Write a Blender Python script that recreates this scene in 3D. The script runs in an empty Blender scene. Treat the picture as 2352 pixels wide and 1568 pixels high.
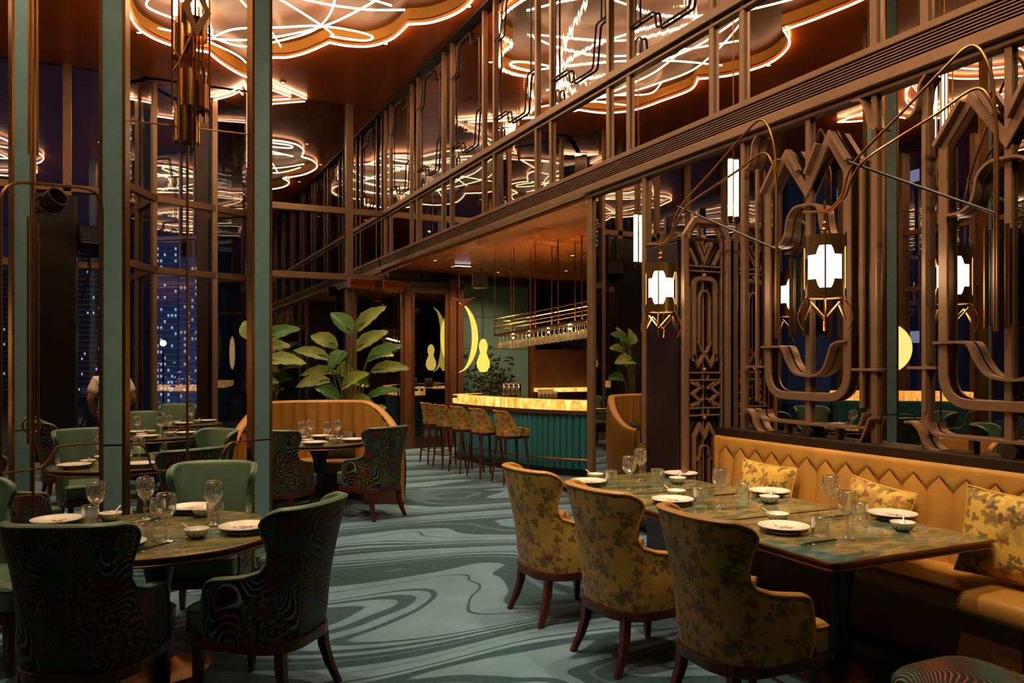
import bpy, bmesh, math, random
from math import sin, cos, pi, radians, atan2, sqrt
from mathutils import Vector, Matrix

rnd = random.Random(7)
sc = bpy.context.scene
COL = sc.collection

# ------------------------------------------------------------------ camera
EYE = 1.67
TH = radians(25.3)
cd = bpy.data.cameras.new('camera')
cd.lens = 28.0
cd.sensor_width = 36.0
cd.shift_y = 48.0 / 2352.0
cd.clip_end = 1200
cam = bpy.data.objects.new('camera', cd)
COL.objects.link(cam)
cam.location = (0, 0, EYE)
cam.rotation_euler = (pi / 2, 0, -TH)
sc.camera = cam

# ------------------------------------------------------------------ view, world
sc.view_settings.view_transform = 'Standard'
sc.view_settings.look = 'None'
sc.view_settings.gamma = 1.0
sc.view_settings.use_curve_mapping = False
sc.view_settings.exposure = 0.0
sc.cycles.use_denoising = True
sc.cycles.max_bounces = 7
sc.cycles.diffuse_bounces = 3
sc.cycles.glossy_bounces = 4
sc.cycles.transparent_max_bounces = 16
sc.cycles.sample_clamp_indirect = 4.0
sc.cycles.caustics_reflective = False
sc.cycles.caustics_refractive = False
w = bpy.data.worlds.new('night')
sc.world = w
w.use_nodes = True
_t = w.node_tree
_g = _t.nodes.new('ShaderNodeTexCoord')
_s = _t.nodes.new('ShaderNodeSeparateXYZ')
_r = _t.nodes.new('ShaderNodeValToRGB')
_t.links.new(_g.outputs['Generated'], _s.inputs[0])
_t.links.new(_s.outputs[2], _r.inputs[0])
_r.color_ramp.elements[0].position = 0.0
_r.color_ramp.elements[0].color = (0.022, 0.027, 0.055, 1)
_r.color_ramp.elements[1].position = 0.55
_r.color_ramp.elements[1].color = (0.003, 0.004, 0.010, 1)
_t.links.new(_r.outputs[0], _t.nodes['Background'].inputs[0])
_t.nodes['Background'].inputs[1].default_value = 0.6

NEON_L = 21.0
SPOT_W = 280.0

# ------------------------------------------------------------------ helpers
def lin(h):
    h = h.lstrip('#')
    o = []
    for i in (0, 2, 4):
        c = int(h[i:i + 2], 16) / 255.0
        o.append(c / 12.92 if c <= 0.04045 else ((c + 0.055) / 1.055) ** 2.4)
    return (o[0], o[1], o[2], 1.0)

MATS = {}

class NT:
    """small node-tree builder"""
    def __init__(s, name):
        m = bpy.data.materials.new(name)
        m.use_nodes = True
        s.m = m
        s.t = m.node_tree
        s.t.nodes.clear()
        s.out = s.t.nodes.new('ShaderNodeOutputMaterial')
    def n(s, typ, ins=None, **kw):
        nd = s.t.nodes.new(typ)
        for k, v in kw.items():
            setattr(nd, k, v)
        for k, v in (ins or {}).items():
            if isinstance(v, bpy.types.NodeSocket):
                s.t.links.new(v, nd.inputs[k])
            else:
                nd.inputs[k].default_value = v
        return nd
    def math(s, op, a, b=0.0, c=None):
        nd = s.t.nodes.new('ShaderNodeMath')
        nd.operation = op
        for i, v in enumerate((a, b) if c is None else (a, b, c)):
            if isinstance(v, bpy.types.NodeSocket):
                s.t.links.new(v, nd.inputs[i])
            else:
                nd.inputs[i].default_value = v
        return nd.outputs[0]
    def ramp(s, fac, stops, interp='LINEAR'):
        nd = s.t.nodes.new('ShaderNodeValToRGB')
        nd.color_ramp.interpolation = interp
        el = nd.color_ramp.elements
        while len(el) < len(stops):
            el.new(0.5)
        for e, (p, c) in zip(el, stops):
            e.position = p
            e.color = c
        s.t.links.new(fac, nd.inputs[0])
        return nd.outputs[0]
    def mix(s, fac, a, b, blend='MIX'):
        nd = s.t.nodes.new('ShaderNodeMix')
        nd.data_type = 'RGBA'
        nd.blend_type = blend
        for k, v in ((0, fac), (6, a), (7, b)):
            if isinstance(v, bpy.types.NodeSocket):
                s.t.links.new(v, nd.inputs[k])
            else:
                nd.inputs[k].default_value = v
        return nd.outputs[2]
    def surf(s, sock):
        s.t.links.new(sock, s.out.inputs[0])
    def bsdf(s, color, rough=0.5, metal=0.0, spec=0.5, normal=None, **kw):
        ins = {'Base Color': color, 'Roughness': rough, 'Metallic': metal, 'Specular IOR Level': spec}
        ins.update(kw)
        if normal is not None:
            ins['Normal'] = normal
        b = s.n('ShaderNodeBsdfPrincipled', ins)
        s.surf(b.outputs[0])
        return b
    def obj(s):
        return s.n('ShaderNodeTexCoord').outputs['Object']
    def uv(s):
        return s.n('ShaderNodeTexCoord').outputs['UV']
    def noise(s, vec, scale, detail=2.0, rough=0.5, dist=0.0, dim='3D'):
        return s.n('ShaderNodeTexNoise', {'Vector': vec, 'Scale': scale, 'Detail': detail, 'Roughness': rough, 'Distortion': dist}, noise_dimensions=dim)
    def bump(s, h, strength=0.2, dist=0.01):
        return s.n('ShaderNodeBump', {'Height': h, 'Strength': strength, 'Distance': dist}).outputs[0]

def basic(name, col, rough=0.5, metal=0.0, var=0.15, scale=6.0, spec=0.5, bump=0.0, bscale=60.0):
    if name in MATS:
        return MATS[name]
    t = NT(name)
    o = t.obj()
    nz = t.noise(o, scale, 3.0).outputs[0]
    c = lin(col) if isinstance(col, str) else col
    d = tuple(x * (1 - var) for x in c[:3]) + (1,)
    e = tuple(min(1, x * (1 + var)) for x in c[:3]) + (1,)
    cc = t.ramp(nz, [(0.3, d), (0.7, e)])
    nm = None
    if bump:
        nm = t.bump(t.noise(o, bscale, 3.0).outputs[0], bump, 0.004)
    t.bsdf(cc, rough, metal, spec, nm)
    MATS[name] = t.m
    return t.m

def emit(name, col, strength, base=None):
    if name in MATS:
        return MATS[name]
    t = NT(name)
    c = lin(col) if isinstance(col, str) else col
    e = t.n('ShaderNodeEmission', {'Color': c, 'Strength': strength})
    t.surf(e.outputs[0])
    MATS[name] = t.m
    return t.m

class MB:
    """collects simple shapes into one mesh"""
    def __init__(s):
        s.v = []; s.f = []; s.uv = {}
    def add(s, vs, fs, M=None):
        o = len(s.v)
        s.v.extend([tuple(M @ Vector(p)) if M is not None else tuple(p) for p in vs])
        s.f.extend([tuple(i + o for i in f) for f in fs])
        return s
    def box(s, x0, x1, y0, y1, z0, z1, M=None):
        vs = [(x0, y0, z0), (x1, y0, z0), (x1, y1, z0), (x0, y1, z0), (x0, y0, z1), (x1, y0, z1), (x1, y1, z1), (x0, y1, z1)]
        fs = [(0, 3, 2, 1), (4, 5, 6, 7), (0, 1, 5, 4), (1, 2, 6, 5), (2, 3, 7, 6), (3, 0, 4, 7)]
        return s.add(vs, fs, M)
    def tube(s, pts, r, n=6, closed=False, cap=True, M=None):
        pts = [Vector(p) for p in pts]
        k = len(pts)
        rr = r if isinstance(r, (list, tuple)) else [r] * k
        vs = []
        up = None
        for i, p in enumerate(pts):
            a = pts[i - 1] if (i > 0 or closed) else p
            b = pts[(i + 1) % k] if (i < k - 1 or closed) else p
            d = (b - a)
            d = d.normalized() if d.length > 1e-9 else Vector((0, 0, 1))
            if up is None:
                up = Vector((0, 0, 1)) if abs(d.z) < 0.9 else Vector((1, 0, 0))
            sd = d.cross(up)
            sd = sd.normalized() if sd.length > 1e-6 else d.orthogonal().normalized()
            up = sd.cross(d).normalized()
            for j in range(n):
                t = 2 * pi * j / n
                vs.append(p + sd * (rr[i] * cos(t)) + up * (rr[i] * sin(t)))
        fs = []
        for i in range(k if closed else k - 1):
            for j in range(n):
                a = i * n + j; b = i * n + (j + 1) % n
                c = ((i + 1) % k) * n + (j + 1) % n; d = ((i + 1) % k) * n + j
                fs.append((a, b, c, d))
        if cap and not closed:
            fs.append(tuple(reversed(range(n))))
            fs.append(tuple(range((k - 1) * n, k * n)))
        return s.add(vs, fs, M)
    def lathe(s, prof, n=20, c=(0, 0, 0), M=None, a0=0.0, a1=2 * pi):
        full = abs(a1 - a0 - 2 * pi) < 1e-6
        m = n if full else n + 1
        vs = []; fs = []
        for (r, z) in prof:
            for j in range(m):
                t = a0 + (a1 - a0) * j / n
                vs.append((c[0] + r * cos(t), c[1] + r * sin(t), c[2] + z))
        for i in range(len(prof) - 1):
            for j in range(n):
                b = (j + 1) % m
                fs.append((i * m + j, i * m + b, (i + 1) * m + b, (i + 1) * m + j))
        return s.add(vs, fs, M)
    def prism(s, poly, d0, d1, F):
        """poly of (a,b); F maps (a,b,d) to 3-D"""
        n = len(poly)
        vs = [F(a, b, d0) for a, b in poly] + [F(a, b, d1) for a, b in poly]
        fs = [tuple(reversed(range(n))), tuple(range(n, 2 * n))]
        for i in range(n):
            j = (i + 1) % n
            fs.append((i, j, n + j, n + i))
        return s.add(vs, fs)
    def bar(s, path, wd, d0, d1, F, closed=False):
        """flat mitred bar along a 2-D path"""
        k = len(path)
        L = []; R = []
        for i in range(k):
            p = Vector(path[i])
            a = Vector(path[i - 1]) if (i > 0 or closed) else None
            b = Vector(path[(i + 1) % k]) if (i < k - 1 or closed) else None
            d1_ = (p - a).normalized() if a is not None and (p - a).length > 1e-9 else None
            d2_ = (b - p).normalized() if b is not None and (b - p).length > 1e-9 else None
            if d1_ is None: d1_ = d2_
            if d2_ is None: d2_ = d1_
            n1 = Vector((-d1_.y, d1_.x)); n2 = Vector((-d2_.y, d2_.x))
            m = (n1 + n2)
            m = m.normalized() if m.length > 1e-6 else n1
            q = wd / 2 / max(0.35, m.dot(n1))
            L.append(p + m * q); R.append(p - m * q)
        vs = []
        for i in range(k):
            for pt, d in ((L[i], d0), (R[i], d0), (R[i], d1), (L[i], d1)):
                vs.append(F(pt.x, pt.y, d))
        fs = []
        for i in range(k if closed else k - 1):
            o = i * 4; q = ((i + 1) % k) * 4
            for e in range(4):
                g = (e + 1) % 4
                fs.append((o + e, o + g, q + g, q + e))
        if not closed:
            fs.append((3, 2, 1, 0))
            o = (k - 1) * 4
            fs.append((o, o + 1, o + 2, o + 3))
        return s.add(vs, fs)
    def grid(s, fn, nu, nv, closed_u=False, flip=False, uvfn=None):
        o = len(s.v)
        nn = nu if closed_u else nu + 1
        for j in range(nv + 1):
            for i in range(nn):
                s.v.append(tuple(fn(i / nu, j / nv)))
                if uvfn:
                    s.uv[len(s.v) - 1] = uvfn(i / nu, j / nv)
        for j in range(nv):
            for i in range(nu):
                a = o + j * nn + i; b = o + j * nn + (i + 1) % nn
                c = o + (j + 1) * nn + (i + 1) % nn; d = o + (j + 1) * nn + i
                s.f.append((d, c, b, a) if flip else (a, b, c, d))
        return s
    def sphere(s, c, r, nu=12, nv=8, M=None, sx=1, sy=1, sz=1):
        prof = []
        vs = []; fs = []
        for j in range(nv + 1):
            t = pi * j / nv
            for i in range(nu):
                p = 2 * pi * i / nu
                vs.append((c[0] + r * sx * sin(t) * cos(p), c[1] + r * sy * sin(t) * sin(p), c[2] - r * sz * cos(t)))
        for j in range(nv):
            for i in range(nu):
                fs.append((j * nu + i, j * nu + (i + 1) % nu, (j + 1) * nu + (i + 1) % nu, (j + 1) * nu + i))
        return s.add(vs, fs, M)
    def mesh(s, name, smooth=True, ang=35):
        me = bpy.data.meshes.new(name)
        me.from_pydata(s.v, [], s.f)
        me.validate()
        if s.uv:
            l = me.uv_layers.new(name='UVMap')
            for lp in me.loops:
                l.data[lp.index].uv = s.uv.get(lp.vertex_index, (0, 0))
        bm = bmesh.new(); bm.from_mesh(me)
        bmesh.ops.remove_doubles(bm, verts=bm.verts, dist=1e-6) if not s.uv else None
        bmesh.ops.recalc_face_normals(bm, faces=bm.faces)
        bm.to_mesh(me); bm.free()
        if smooth:
            me.polygons.foreach_set('use_smooth', [True] * len(me.polygons))
            me.set_sharp_from_angle(angle=radians(ang))
        return me
    def build(s, name, mat, parent=None, smooth=True, bevel=0.0, ang=35, loc=None):
        me = s.mesh(name, smooth, ang)
        return place(name, me, mat, parent, bevel, loc)

def place(name, me, mat, parent=None, bevel=0.0, loc=None):
    if mat is not None and not me.materials:
        me.materials.append(mat)
    o = bpy.data.objects.new(name, me)
    COL.objects.link(o)
    if parent is not None:
        o.parent = parent
    if loc is not None:
        o.location = loc
    if bevel:
        b = o.modifiers.new('bevel', 'BEVEL')
        b.width = bevel; b.segments = 2; b.limit_method = 'ANGLE'; b.angle_limit = radians(40)
    return o

def tag(o, label, cat, group=None):
    o['label'] = label
    o['category'] = cat
    if group:
        o['group'] = group
    return o

def thing(name, label, cat, loc=(0, 0, 0), rz=0.0, group=None):
    o = bpy.data.objects.new(name, None)
    o.empty_display_size = 0.1
    COL.objects.link(o)
    o.location = loc
    o.rotation_euler = (0, 0, rz)
    return tag(o, label, cat, group)

def struct(o):
    o['kind'] = 'structure'
    return o

def clone(root, loc, rz, label=None, group=None, scale=None):
    r = root.copy(); COL.objects.link(r)
    r.location = loc
    e = root.rotation_euler
    r.rotation_euler = (e[0], e[1], rz)
    if scale:
        r.scale = scale
    if label: r['label'] = label
    if group: r['group'] = group
    def sub(src, dst):
        for ch in list(src.children):
            c = ch.copy(); COL.objects.link(c); c.parent = dst
            sub(ch, c)
    sub(root, r)
    return r

def fillet(pts, r, n=5, closed=False):
    pts = [Vector(p) for p in pts]
    k = len(pts); out = []
    for i, p in enumerate(pts):
        if not closed and (i == 0 or i == k - 1):
            out.append(p); continue
        a = pts[i - 1] - p; b = pts[(i + 1) % k] - p
        rr = min(r, a.length * 0.49, b.length * 0.49)
        p0 = p + a.normalized() * rr; p1 = p + b.normalized() * rr
        for j in range(n + 1):
            t = j / n
            out.append(p0 * (1 - t) ** 2 + p * (2 * t * (1 - t)) + p1 * t * t)
    return [tuple(q) for q in out]

def spline(pts, n=8, closed=False):
    pts = [Vector(p) for p in pts]
    k = len(pts); out = []
    for i in range(k if closed else k - 1):
        if closed:
            a, b, c, d = pts[i - 1], pts[i], pts[(i + 1) % k], pts[(i + 2) % k]
        else:
            a, b, c, d = pts[max(0, i - 1)], pts[i], pts[i + 1], pts[min(k - 1, i + 2)]
        for j in range(n):
            t = j / n
            out.append(0.5 * ((2 * b) + (c - a) * t + (2 * a - 5 * b + 4 * c - d) * t * t + (3 * b - a - 3 * c + d) * t ** 3))
    if not closed:
        out.append(pts[-1])
    return [tuple(q) for q in out]

def sstep(x, a, b):
    t = max(0.0, min(1.0, (x - a) / (b - a)))
    return t * t * (3 - 2 * t)

# ------------------------------------------------------------------ materials
BRONZE = basic('bronze_frame', '#88674f', 0.38, 0.45, 0.08, 3.0)
BRONZE_D = basic('dark_bronze', '#3a2a20', 0.4, 0.5, 0.1, 3.0)
LANT = basic('lantern_brass', '#6e5630', 0.35, 0.85, 0.1, 6.0)
BRASS = basic('brass', '#c08a4a', 0.22, 1.0, 0.06, 4.0)
BRASS_D = basic('aged_brass', '#8c6234', 0.34, 1.0, 0.12, 6.0)
WOOD = basic('stained_wood', '#4a1d10', 0.35, 0.0, 0.3, 9.0)
WOODB = basic('brown_frame', '#5a3620', 0.4, 0.1, 0.2, 5.0)
BLACK = basic('black_lacquer', '#0b0908', 0.3, 0.0, 0.2, 5.0)
DARKW = basic('dark_panel', '#24141a', 0.25, 0.0, 0.2, 4.0)
TEAL_L = basic('teal_leather', '#7fa4a8', 0.5, 0.0, 0.06, 9.0, bump=0.15, bscale=120)
GREEN_L = basic('green_leather', '#556f5a', 0.4, 0.0, 0.08, 7.0, bump=0.1, bscale=160)
MUST_L = basic('mustard_leather', '#b5823a', 0.42, 0.0, 0.08, 7.0, bump=0.1, bscale=140)
BROWN_L = basic('brown_leather', '#6a3e20', 0.4, 0.0, 0.12, 4.0, bump=0.1, bscale=140)
WHITE_C = basic('white_porcelain', '#eae2d6', 0.2, 0.0, 0.04, 12.0)
BLUE_C = basic('blue_glaze', '#17405c', 0.25, 0.0, 0.2, 30.0)
TURQ = basic('turquoise_tip', '#3d97a0', 0.35, 0.0, 0.1, 30.0)
SILVER = basic('silver', '#c9c4bb', 0.2, 1.0, 0.05, 10.0)
NEON = emit('neon_tube', (1.0, 0.70, 0.38, 1), NEON_L)
NEON_IN = emit('neon_tube_inner', (1.0, 0.70, 0.38, 1), NEON_L)
LAMP = emit('lit_glass', (1.0, 0.80, 0.50, 1), 13.0)
DOWN = emit('downlight_lens', (1.0, 0.62, 0.16, 1), 14.0)

def mk_mirror(name, col, rough):
    t = NT(name)
    o = t.obj()
    n = t.noise(o, 2.0, 3.0).outputs[0]
    c = t.ramp(n, [(0.35, tuple(x * 0.94 for x in col[:3]) + (1,)), (0.7, col)])
    nm = None
    if rough:
        st = t.n('ShaderNodeMapping', {'Vector': o, 'Scale': (1.0, 9.0, 0.7)}).outputs[0]
        nm = t.bump(t.noise(st, 1.6, 2.0).outputs[0], 0.09, 0.01)
    t.bsdf(c, rough, 1.0, 0.5, nm)
    return t.m
MIRROR = mk_mirror('bronze_mirror', (0.62, 0.56, 0.50, 1), 0.0)
MIRROR_A = mk_mirror('antique_mirror', (0.60, 0.55, 0.53, 1), 0.025)

def mk_thin(name, tint, refl, rough=0.0):
    t = NT(name)
    o = t.obj()
    n = t.noise(o, 1.5, 2.0).outputs[0]
    lw = t.n('ShaderNodeLayerWeight', {'Blend': 0.35})
    f = t.math('MULTIPLY_ADD', lw.outputs[1], 0.75, refl)
    f = t.math('MINIMUM', f, 0.95)
    tc = t.ramp(n, [(0.3, tuple(x * 0.96 for x in tint[:3]) + (1,)), (0.7, tint)])
    tr = t.n('ShaderNodeBsdfTransparent', {'Color': tc})
    gl = t.n('ShaderNodeBsdfGlossy', {'Color': (0.95, 0.95, 0.95, 1), 'Roughness': rough})
    mx = t.n('ShaderNodeMixShader', {0: f, 1: tr.outputs[0], 2: gl.outputs[0]})
    t.surf(mx.outputs[0])
    return t.m
PANE = mk_thin('night_glazing', (0.80, 0.84, 0.90, 1), 0.16)
def mk_etched():
    t = NT('etched_glass')
    o = t.obj()
    lw = t.n('ShaderNodeLayerWeight', {'Blend': 0.4})
    f = t.math('MINIMUM', t.math('MULTIPLY_ADD', lw.outputs[1], 0.85, 0.07), 0.95)
    tr = t.n('ShaderNodeBsdfTransparent', {'Color': (0.97, 0.97, 0.96, 1)})
    gl = t.n('ShaderNodeBsdfGlossy', {'Color': (1, 1, 1, 1), 'Roughness': 0.03})
    mx = t.n('ShaderNodeMixShader', {0: f, 1: tr.outputs[0], 2: gl.outputs[0]})
    nz = t.noise(o, 130, 2.0, 0.5, 1.0).outputs[0]
    e = t.n('ShaderNodeMapRange', {'Value': nz, 'From Min': 0.52, 'From Max': 0.62, 'To Max': 0.22}).outputs[0]
    df = t.n('ShaderNodeBsdfDiffuse', {'Color': (0.9, 0.88, 0.82, 1)})
    m2 = t.n('ShaderNodeMixShader', {0: e, 1: mx.outputs[0], 2: df.outputs[0]})
    t.surf(m2.outputs[0])
    return t.m
GLASSW = mk_etched()

def mk_copper(name, c1, c2, rough):
    t = NT(name)
    o = t.obj()
    a = t.noise(o, 0.5, 3.0).outputs[0]
    col = t.ramp(a, [(0.3, c1), (0.7, c2)])
    r = t.math('MULTIPLY_ADD', t.noise(o, 1.3, 2.0).outputs[0], 0.12, rough)
    t.bsdf(col, r, 0.4)
    return t.m
COPPER = mk_copper('copper_ceiling', lin('#c8581a'), lin('#dc661e'), 0.24)
COPPER_B = mk_copper('bar_copper', lin('#d8783a'), lin('#e88c48'), 0.2)
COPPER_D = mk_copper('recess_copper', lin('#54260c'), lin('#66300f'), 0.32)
GOLDIN = basic('recess_gold', '#b5772c', 0.45, 0.4, 0.1, 1.0)

def mk_carpet():
    t = NT('swirl_carpet')
    o = t.obj()
    rot = t.n('ShaderNodeMapping', {'Vector': o, 'Rotation': (0, 0, TH), 'Scale': (0.42, 1.0, 1.0)}).outputs[0]
    n1 = t.noise(rot, 0.40, 1.0, 0.4, 0.5, '2D')
    n2 = t.noise(rot, 1.0, 1.0, 0.4, 0.8, '2D')
    sep = t.n('ShaderNodeSeparateXYZ', {0: rot})
    y = t.math('MULTIPLY', sep.outputs[1], 1.0)
    a = t.math('MULTIPLY_ADD', n1.outputs[0], 3.2, y)
    a = t.math('MULTIPLY_ADD', n2.outputs[0], 0.95, a)
    f = t.math('FRACT', a)
    L = (1, 1, 1, 1); D = (0, 0, 0, 1); G = (0.4, 0.4, 0.4, 1)
    m = t.ramp(f, [(0.0, L), (0.17, L), (0.176, D), (0.184, D), (0.19, L), (0.34, L), (0.35, D), (0.53, D), (0.54, G), (0.575, G), (0.585, D),
                   (0.68, D), (0.69, L), (0.77, L), (0.778, D), (0.85, D), (0.858, L), (0.92, L), (0.928, D), (0.955, D), (0.963, L)])
    pile = t.noise(o, 420, 2.0).outputs[0]
    big = t.noise(o, 26, 4.0, 0.7).outputs[0]
    dk = t.ramp(big, [(0.25, lin('#1d3a48')), (0.75, lin('#3d6072'))])
    lt = t.ramp(t.noise(o, 3.0, 3.0).outputs[0], [(0.3, lin('#6286a2')), (0.7, lin('#7295b0'))])
    col = t.mix(m, dk, lt)
    col = t.mix(0.35, col, t.ramp(pile, [(0.3, (0.5, 0.5, 0.5, 1)), (0.7, (1, 1, 1, 1))]), 'MULTIPLY')
    t.bsdf(col, 0.95, 0.0, 0.15, t.bump(pile, 0.4, 0.004), **{'Sheen Weight': 0.15})
    return t.m
CARPET = mk_carpet()

def flower(t, uv, scale, size, petals, rndmul, elong=0.0):
    v = t.n('ShaderNodeTexVoronoi', {'Vector': uv, 'Scale': scale, 'Randomness': 0.9}, voronoi_dimensions='2D')
    d = t.n('ShaderNodeVectorMath', {0: uv, 1: v.outputs['Position']}, operation='SUBTRACT').outputs[0]
    s = t.n('ShaderNodeSeparateXYZ', {0: d})
    ang = t.math('ARCTAN2', s.outputs[1], s.outputs[0])
    rr = t.n('ShaderNodeVectorMath', {0: d}, operation='LENGTH').outputs['Value']
    cr = t.n('ShaderNodeSeparateColor', {0: v.outputs['Color']})
    ph = t.math('MULTIPLY_ADD', cr.outputs[0], 6.28, t.math('MULTIPLY', ang, petals))
    co = t.math('COSINE', ph)
    wob = t.noise(uv, 30, 2.0, dim='2D').outputs[0]
    rad = t.math('MULTIPLY', t.math('MULTIPLY_ADD', co, 0.27, 0.73), t.math('MULTIPLY_ADD', wob, 0.8, 0.6))
    sz = t.math('MULTIPLY', rad, t.math('MULTIPLY_ADD', cr.outputs[1], size * rndmul, size))
    q = t.math('DIVIDE', rr, sz)
    mask = t.math('SUBTRACT', 1.0, t.n('ShaderNodeMapRange', {'Value': q, 'From Min': 0.8, 'From Max': 1.05}).outputs[0])
    return mask, q, cr.outputs[2]

def mk_floral(name, base1, base2, usez=False):
    t = NT(name)
    uv = t.uv()
    bn = t.noise(uv, 5, 3.0, dim='2D').outputs[0]
    col = t.ramp(bn, [(0.3, lin(base1)), (0.7, lin(base2))])
    # fine stems
    wv = t.noise(uv, 7, 1.0, 0.4, 1.5, '2D').outputs[0]
    st = t.math('ABSOLUTE', t.math('SUBTRACT', wv, 0.5))
    stm = t.math('MULTIPLY', t.math('LESS_THAN', st, 0.006), 0.55)
    col = t.mix(stm, col, lin('#4a4420'))
    m, q, r = flower(t, uv, 2.7, 0.085, 6.0, 0.5)
    bc = t.ramp(r, [(0.0, lin('#9a5a3c')), (0.5, lin('#8a6a48')), (1.0, lin('#6a4a58'))])
    bc = t.mix(t.math('MULTIPLY', t.math('LESS_THAN', q, 0.3), 0.6), bc, lin('#6a3020'))
    col = t.mix(t.math('MULTIPLY', m, t.math('MULTIPLY_ADD', t.noise(uv, 55, 3.0, dim='2D').outputs[0], 0.9, 0.0)), col, bc)
    m, q, r = flower(t, uv, 12, 0.020, 3.0, 1.0)
    col = t.mix(t.math('MULTIPLY', m, 0.75), col, t.ramp(r, [(0.0, lin('#3c4020')), (0.5, lin('#5a4a28')), (1.0, lin('#6a3a20'))]))
    m, q, r = flower(t, uv, 6.2, 0.040, 5.0, 0.9)
    fc = t.ramp(r, [(0.0, lin('#7a3b22')), (0.35, lin('#9a5a34')), (0.65, lin('#4a2530')), (1.0, lin('#3e4424'))])
    fc = t.mix(t.math('MULTIPLY', t.math('LESS_THAN', q, 0.35), 0.7), fc, lin('#5a2016'))
    nz = t.noise(uv, 40, 3.0, dim='2D').outputs[0]
    col = t.mix(t.math('MULTIPLY', m, t.math('MULTIPLY_ADD', nz, 0.6, 0.28)), col, fc)
    t.bsdf(col, 0.6, 0.0, 0.35, t.bump(nz, 0.12, 0.003), **{'Sheen Weight': 0.1})
    return t.m
FLORAL = mk_floral('gold_floral', '#9e7f37', '#b29247')
FLORAL_C = mk_floral('gold_floral_cushion', '#c89e3e', '#dcb454')

def mk_wave(name, bright=1.0):
    t = NT(name)
    uv = t.uv()
    st = t.n('ShaderNodeMapping', {'Vector': uv, 'Scale': (1.0, 0.75, 1.0)}).outputs[0]
    warp = t.noise(st, 3.6, 0.0, 0.5, 0.0, '2D').outputs[0]
    s = t.n('ShaderNodeSeparateXYZ', {0: uv})
    a = t.math('MULTIPLY_ADD', warp, 24.0, t.math('MULTIPLY', s.outputs[0], 52.0))
    f = t.math('FRACT', a)
    line = t.math('SUBTRACT', 1.0, t.math('ABSOLUTE', t.math('MULTIPLY_ADD', f, 2.0, -1.0)))
    line = t.n('ShaderNodeMapRange', {'Value': line, 'From Min': 0.58, 'From Max': 0.85}).outputs[0]
    cl = t.noise(uv, 4.0, 3.0, dim='2D').outputs[0]
    lc = t.ramp(cl, [(0.30, lin('#b06a3a')), (0.45, lin('#6a3824')), (0.55, lin('#4a8f88')), (0.7, lin('#a08e58'))])
    pm = t.noise(st, 4.6, 3.0, 0.55, 0.3, '2D').outputs[0]
    patch = t.n('ShaderNodeMapRange', {'Value': pm, 'From Min': 0.52, 'From Max': 0.56}).outputs[0]
    spk = t.noise(uv, 46, 3.0, 0.6, 0.0, '2D').outputs[0]
    cloud = t.mix(t.n('ShaderNodeMapRange', {'Value': spk, 'From Min': 0.48, 'From Max': 0.54}).outputs[0], lin('#141008'), lin('#6a5b34'))
    bg = lin('#0d0a09')
    col = t.mix(line, bg, lc)
    col = t.mix(patch, col, cloud)
    if bright != 1.0:
        col = t.mix(1.0, col, (bright, bright, bright, 1), 'MULTIPLY')
    t.bsdf(col, 0.55, 0.0, 0.3, t.bump(line, 0.15, 0.002))
    return t.m
WAVE = mk_wave('dark_wave_brocade')

def mk_marble():
    t = NT('green_marble')
    o = t.obj()
    st = t.n('ShaderNodeMapping', {'Vector': o, 'Rotation': (0, 0, 0.5), 'Scale': (1.0, 2.6, 1.0)}).outputs[0]
    a = t.noise(st, 4.0, 6.0, 0.65, 1.2).outputs[0]
    b = t.noise(o, 3.2, 2.0, 0.5, 0.5).outputs[0]
    c1 = t.ramp(a, [(0.28, lin('#2f3326')), (0.42, lin('#556048')), (0.52, lin('#7a7048')), (0.6, lin('#9a8a62')), (0.72, lin('#6a4a30'))])
    c2 = t.ramp(a, [(0.3, lin('#2f4f58')), (0.5, lin('#4c7478')), (0.7, lin('#8f9a88'))])
    m = t.n('ShaderNodeMapRange', {'Value': b, 'From Min': 0.54, 'From Max': 0.66}).outputs[0]
    col = t.mix(m, c1, c2)
    t.bsdf(col, 0.09, 0.0, 0.55)
    return t.m
MARBLE = mk_marble()

def mk_onyx():
    t = NT('backlit_onyx')
    o = t.obj()
    a = t.noise(t.n('ShaderNodeMapping', {'Vector': o, 'Scale': (3.0, 3.0, 1.4)}).outputs[0], 3.4, 6.0, 0.6, 0.8).outputs[0]
    c = t.ramp(a, [(0.3, (0.55, 0.15, 0.012, 1)), (0.48, (0.85, 0.34, 0.045, 1)), (0.62, (1.0, 0.6, 0.17, 1)), (0.75, (1.0, 0.78, 0.36, 1))])
    e = t.n('ShaderNodeEmission', {'Color': c, 'Strength': 1.75})
    t.surf(e.outputs[0])
    return t.m
ONYX = mk_onyx()

def mk_leaf(name, c1, c2):
    t = NT(name)
    o = t.obj()
    a = t.noise(o, 5, 3.0).outputs[0]
    c = t.ramp(a, [(0.3, lin(c1)), (0.7, lin(c2))])
    b = t.n('ShaderNodeBsdfPrincipled', {'Base Color': c, 'Roughness': 0.4})
    tl = t.n('ShaderNodeBsdfTranslucent', {'Color': c})
    mx = t.n('ShaderNodeMixShader', {0: 0.3, 1: b.outputs[0], 2: tl.outputs[0]})
    t.surf(mx.outputs[0])
    return t.m
LEAF = mk_leaf('banana_leaf', '#6f8a36', '#a3ae4e')
LEAF2 = mk_leaf('banana_leaf_dark', '#2f6a34', '#55832f')
STEM = basic('leaf_stalk', '#6a6a34', 0.5)
# ================================================================== structure
XW = 4.5           # face of the mirrored wall
ZC = 6.73          # ceiling
YF = 15.5          # glazed far wall
def WF(a, b, d):   # wall frame: a along Y, b height, d off the wall into the room
    return (XW - d, a, b)

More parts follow.
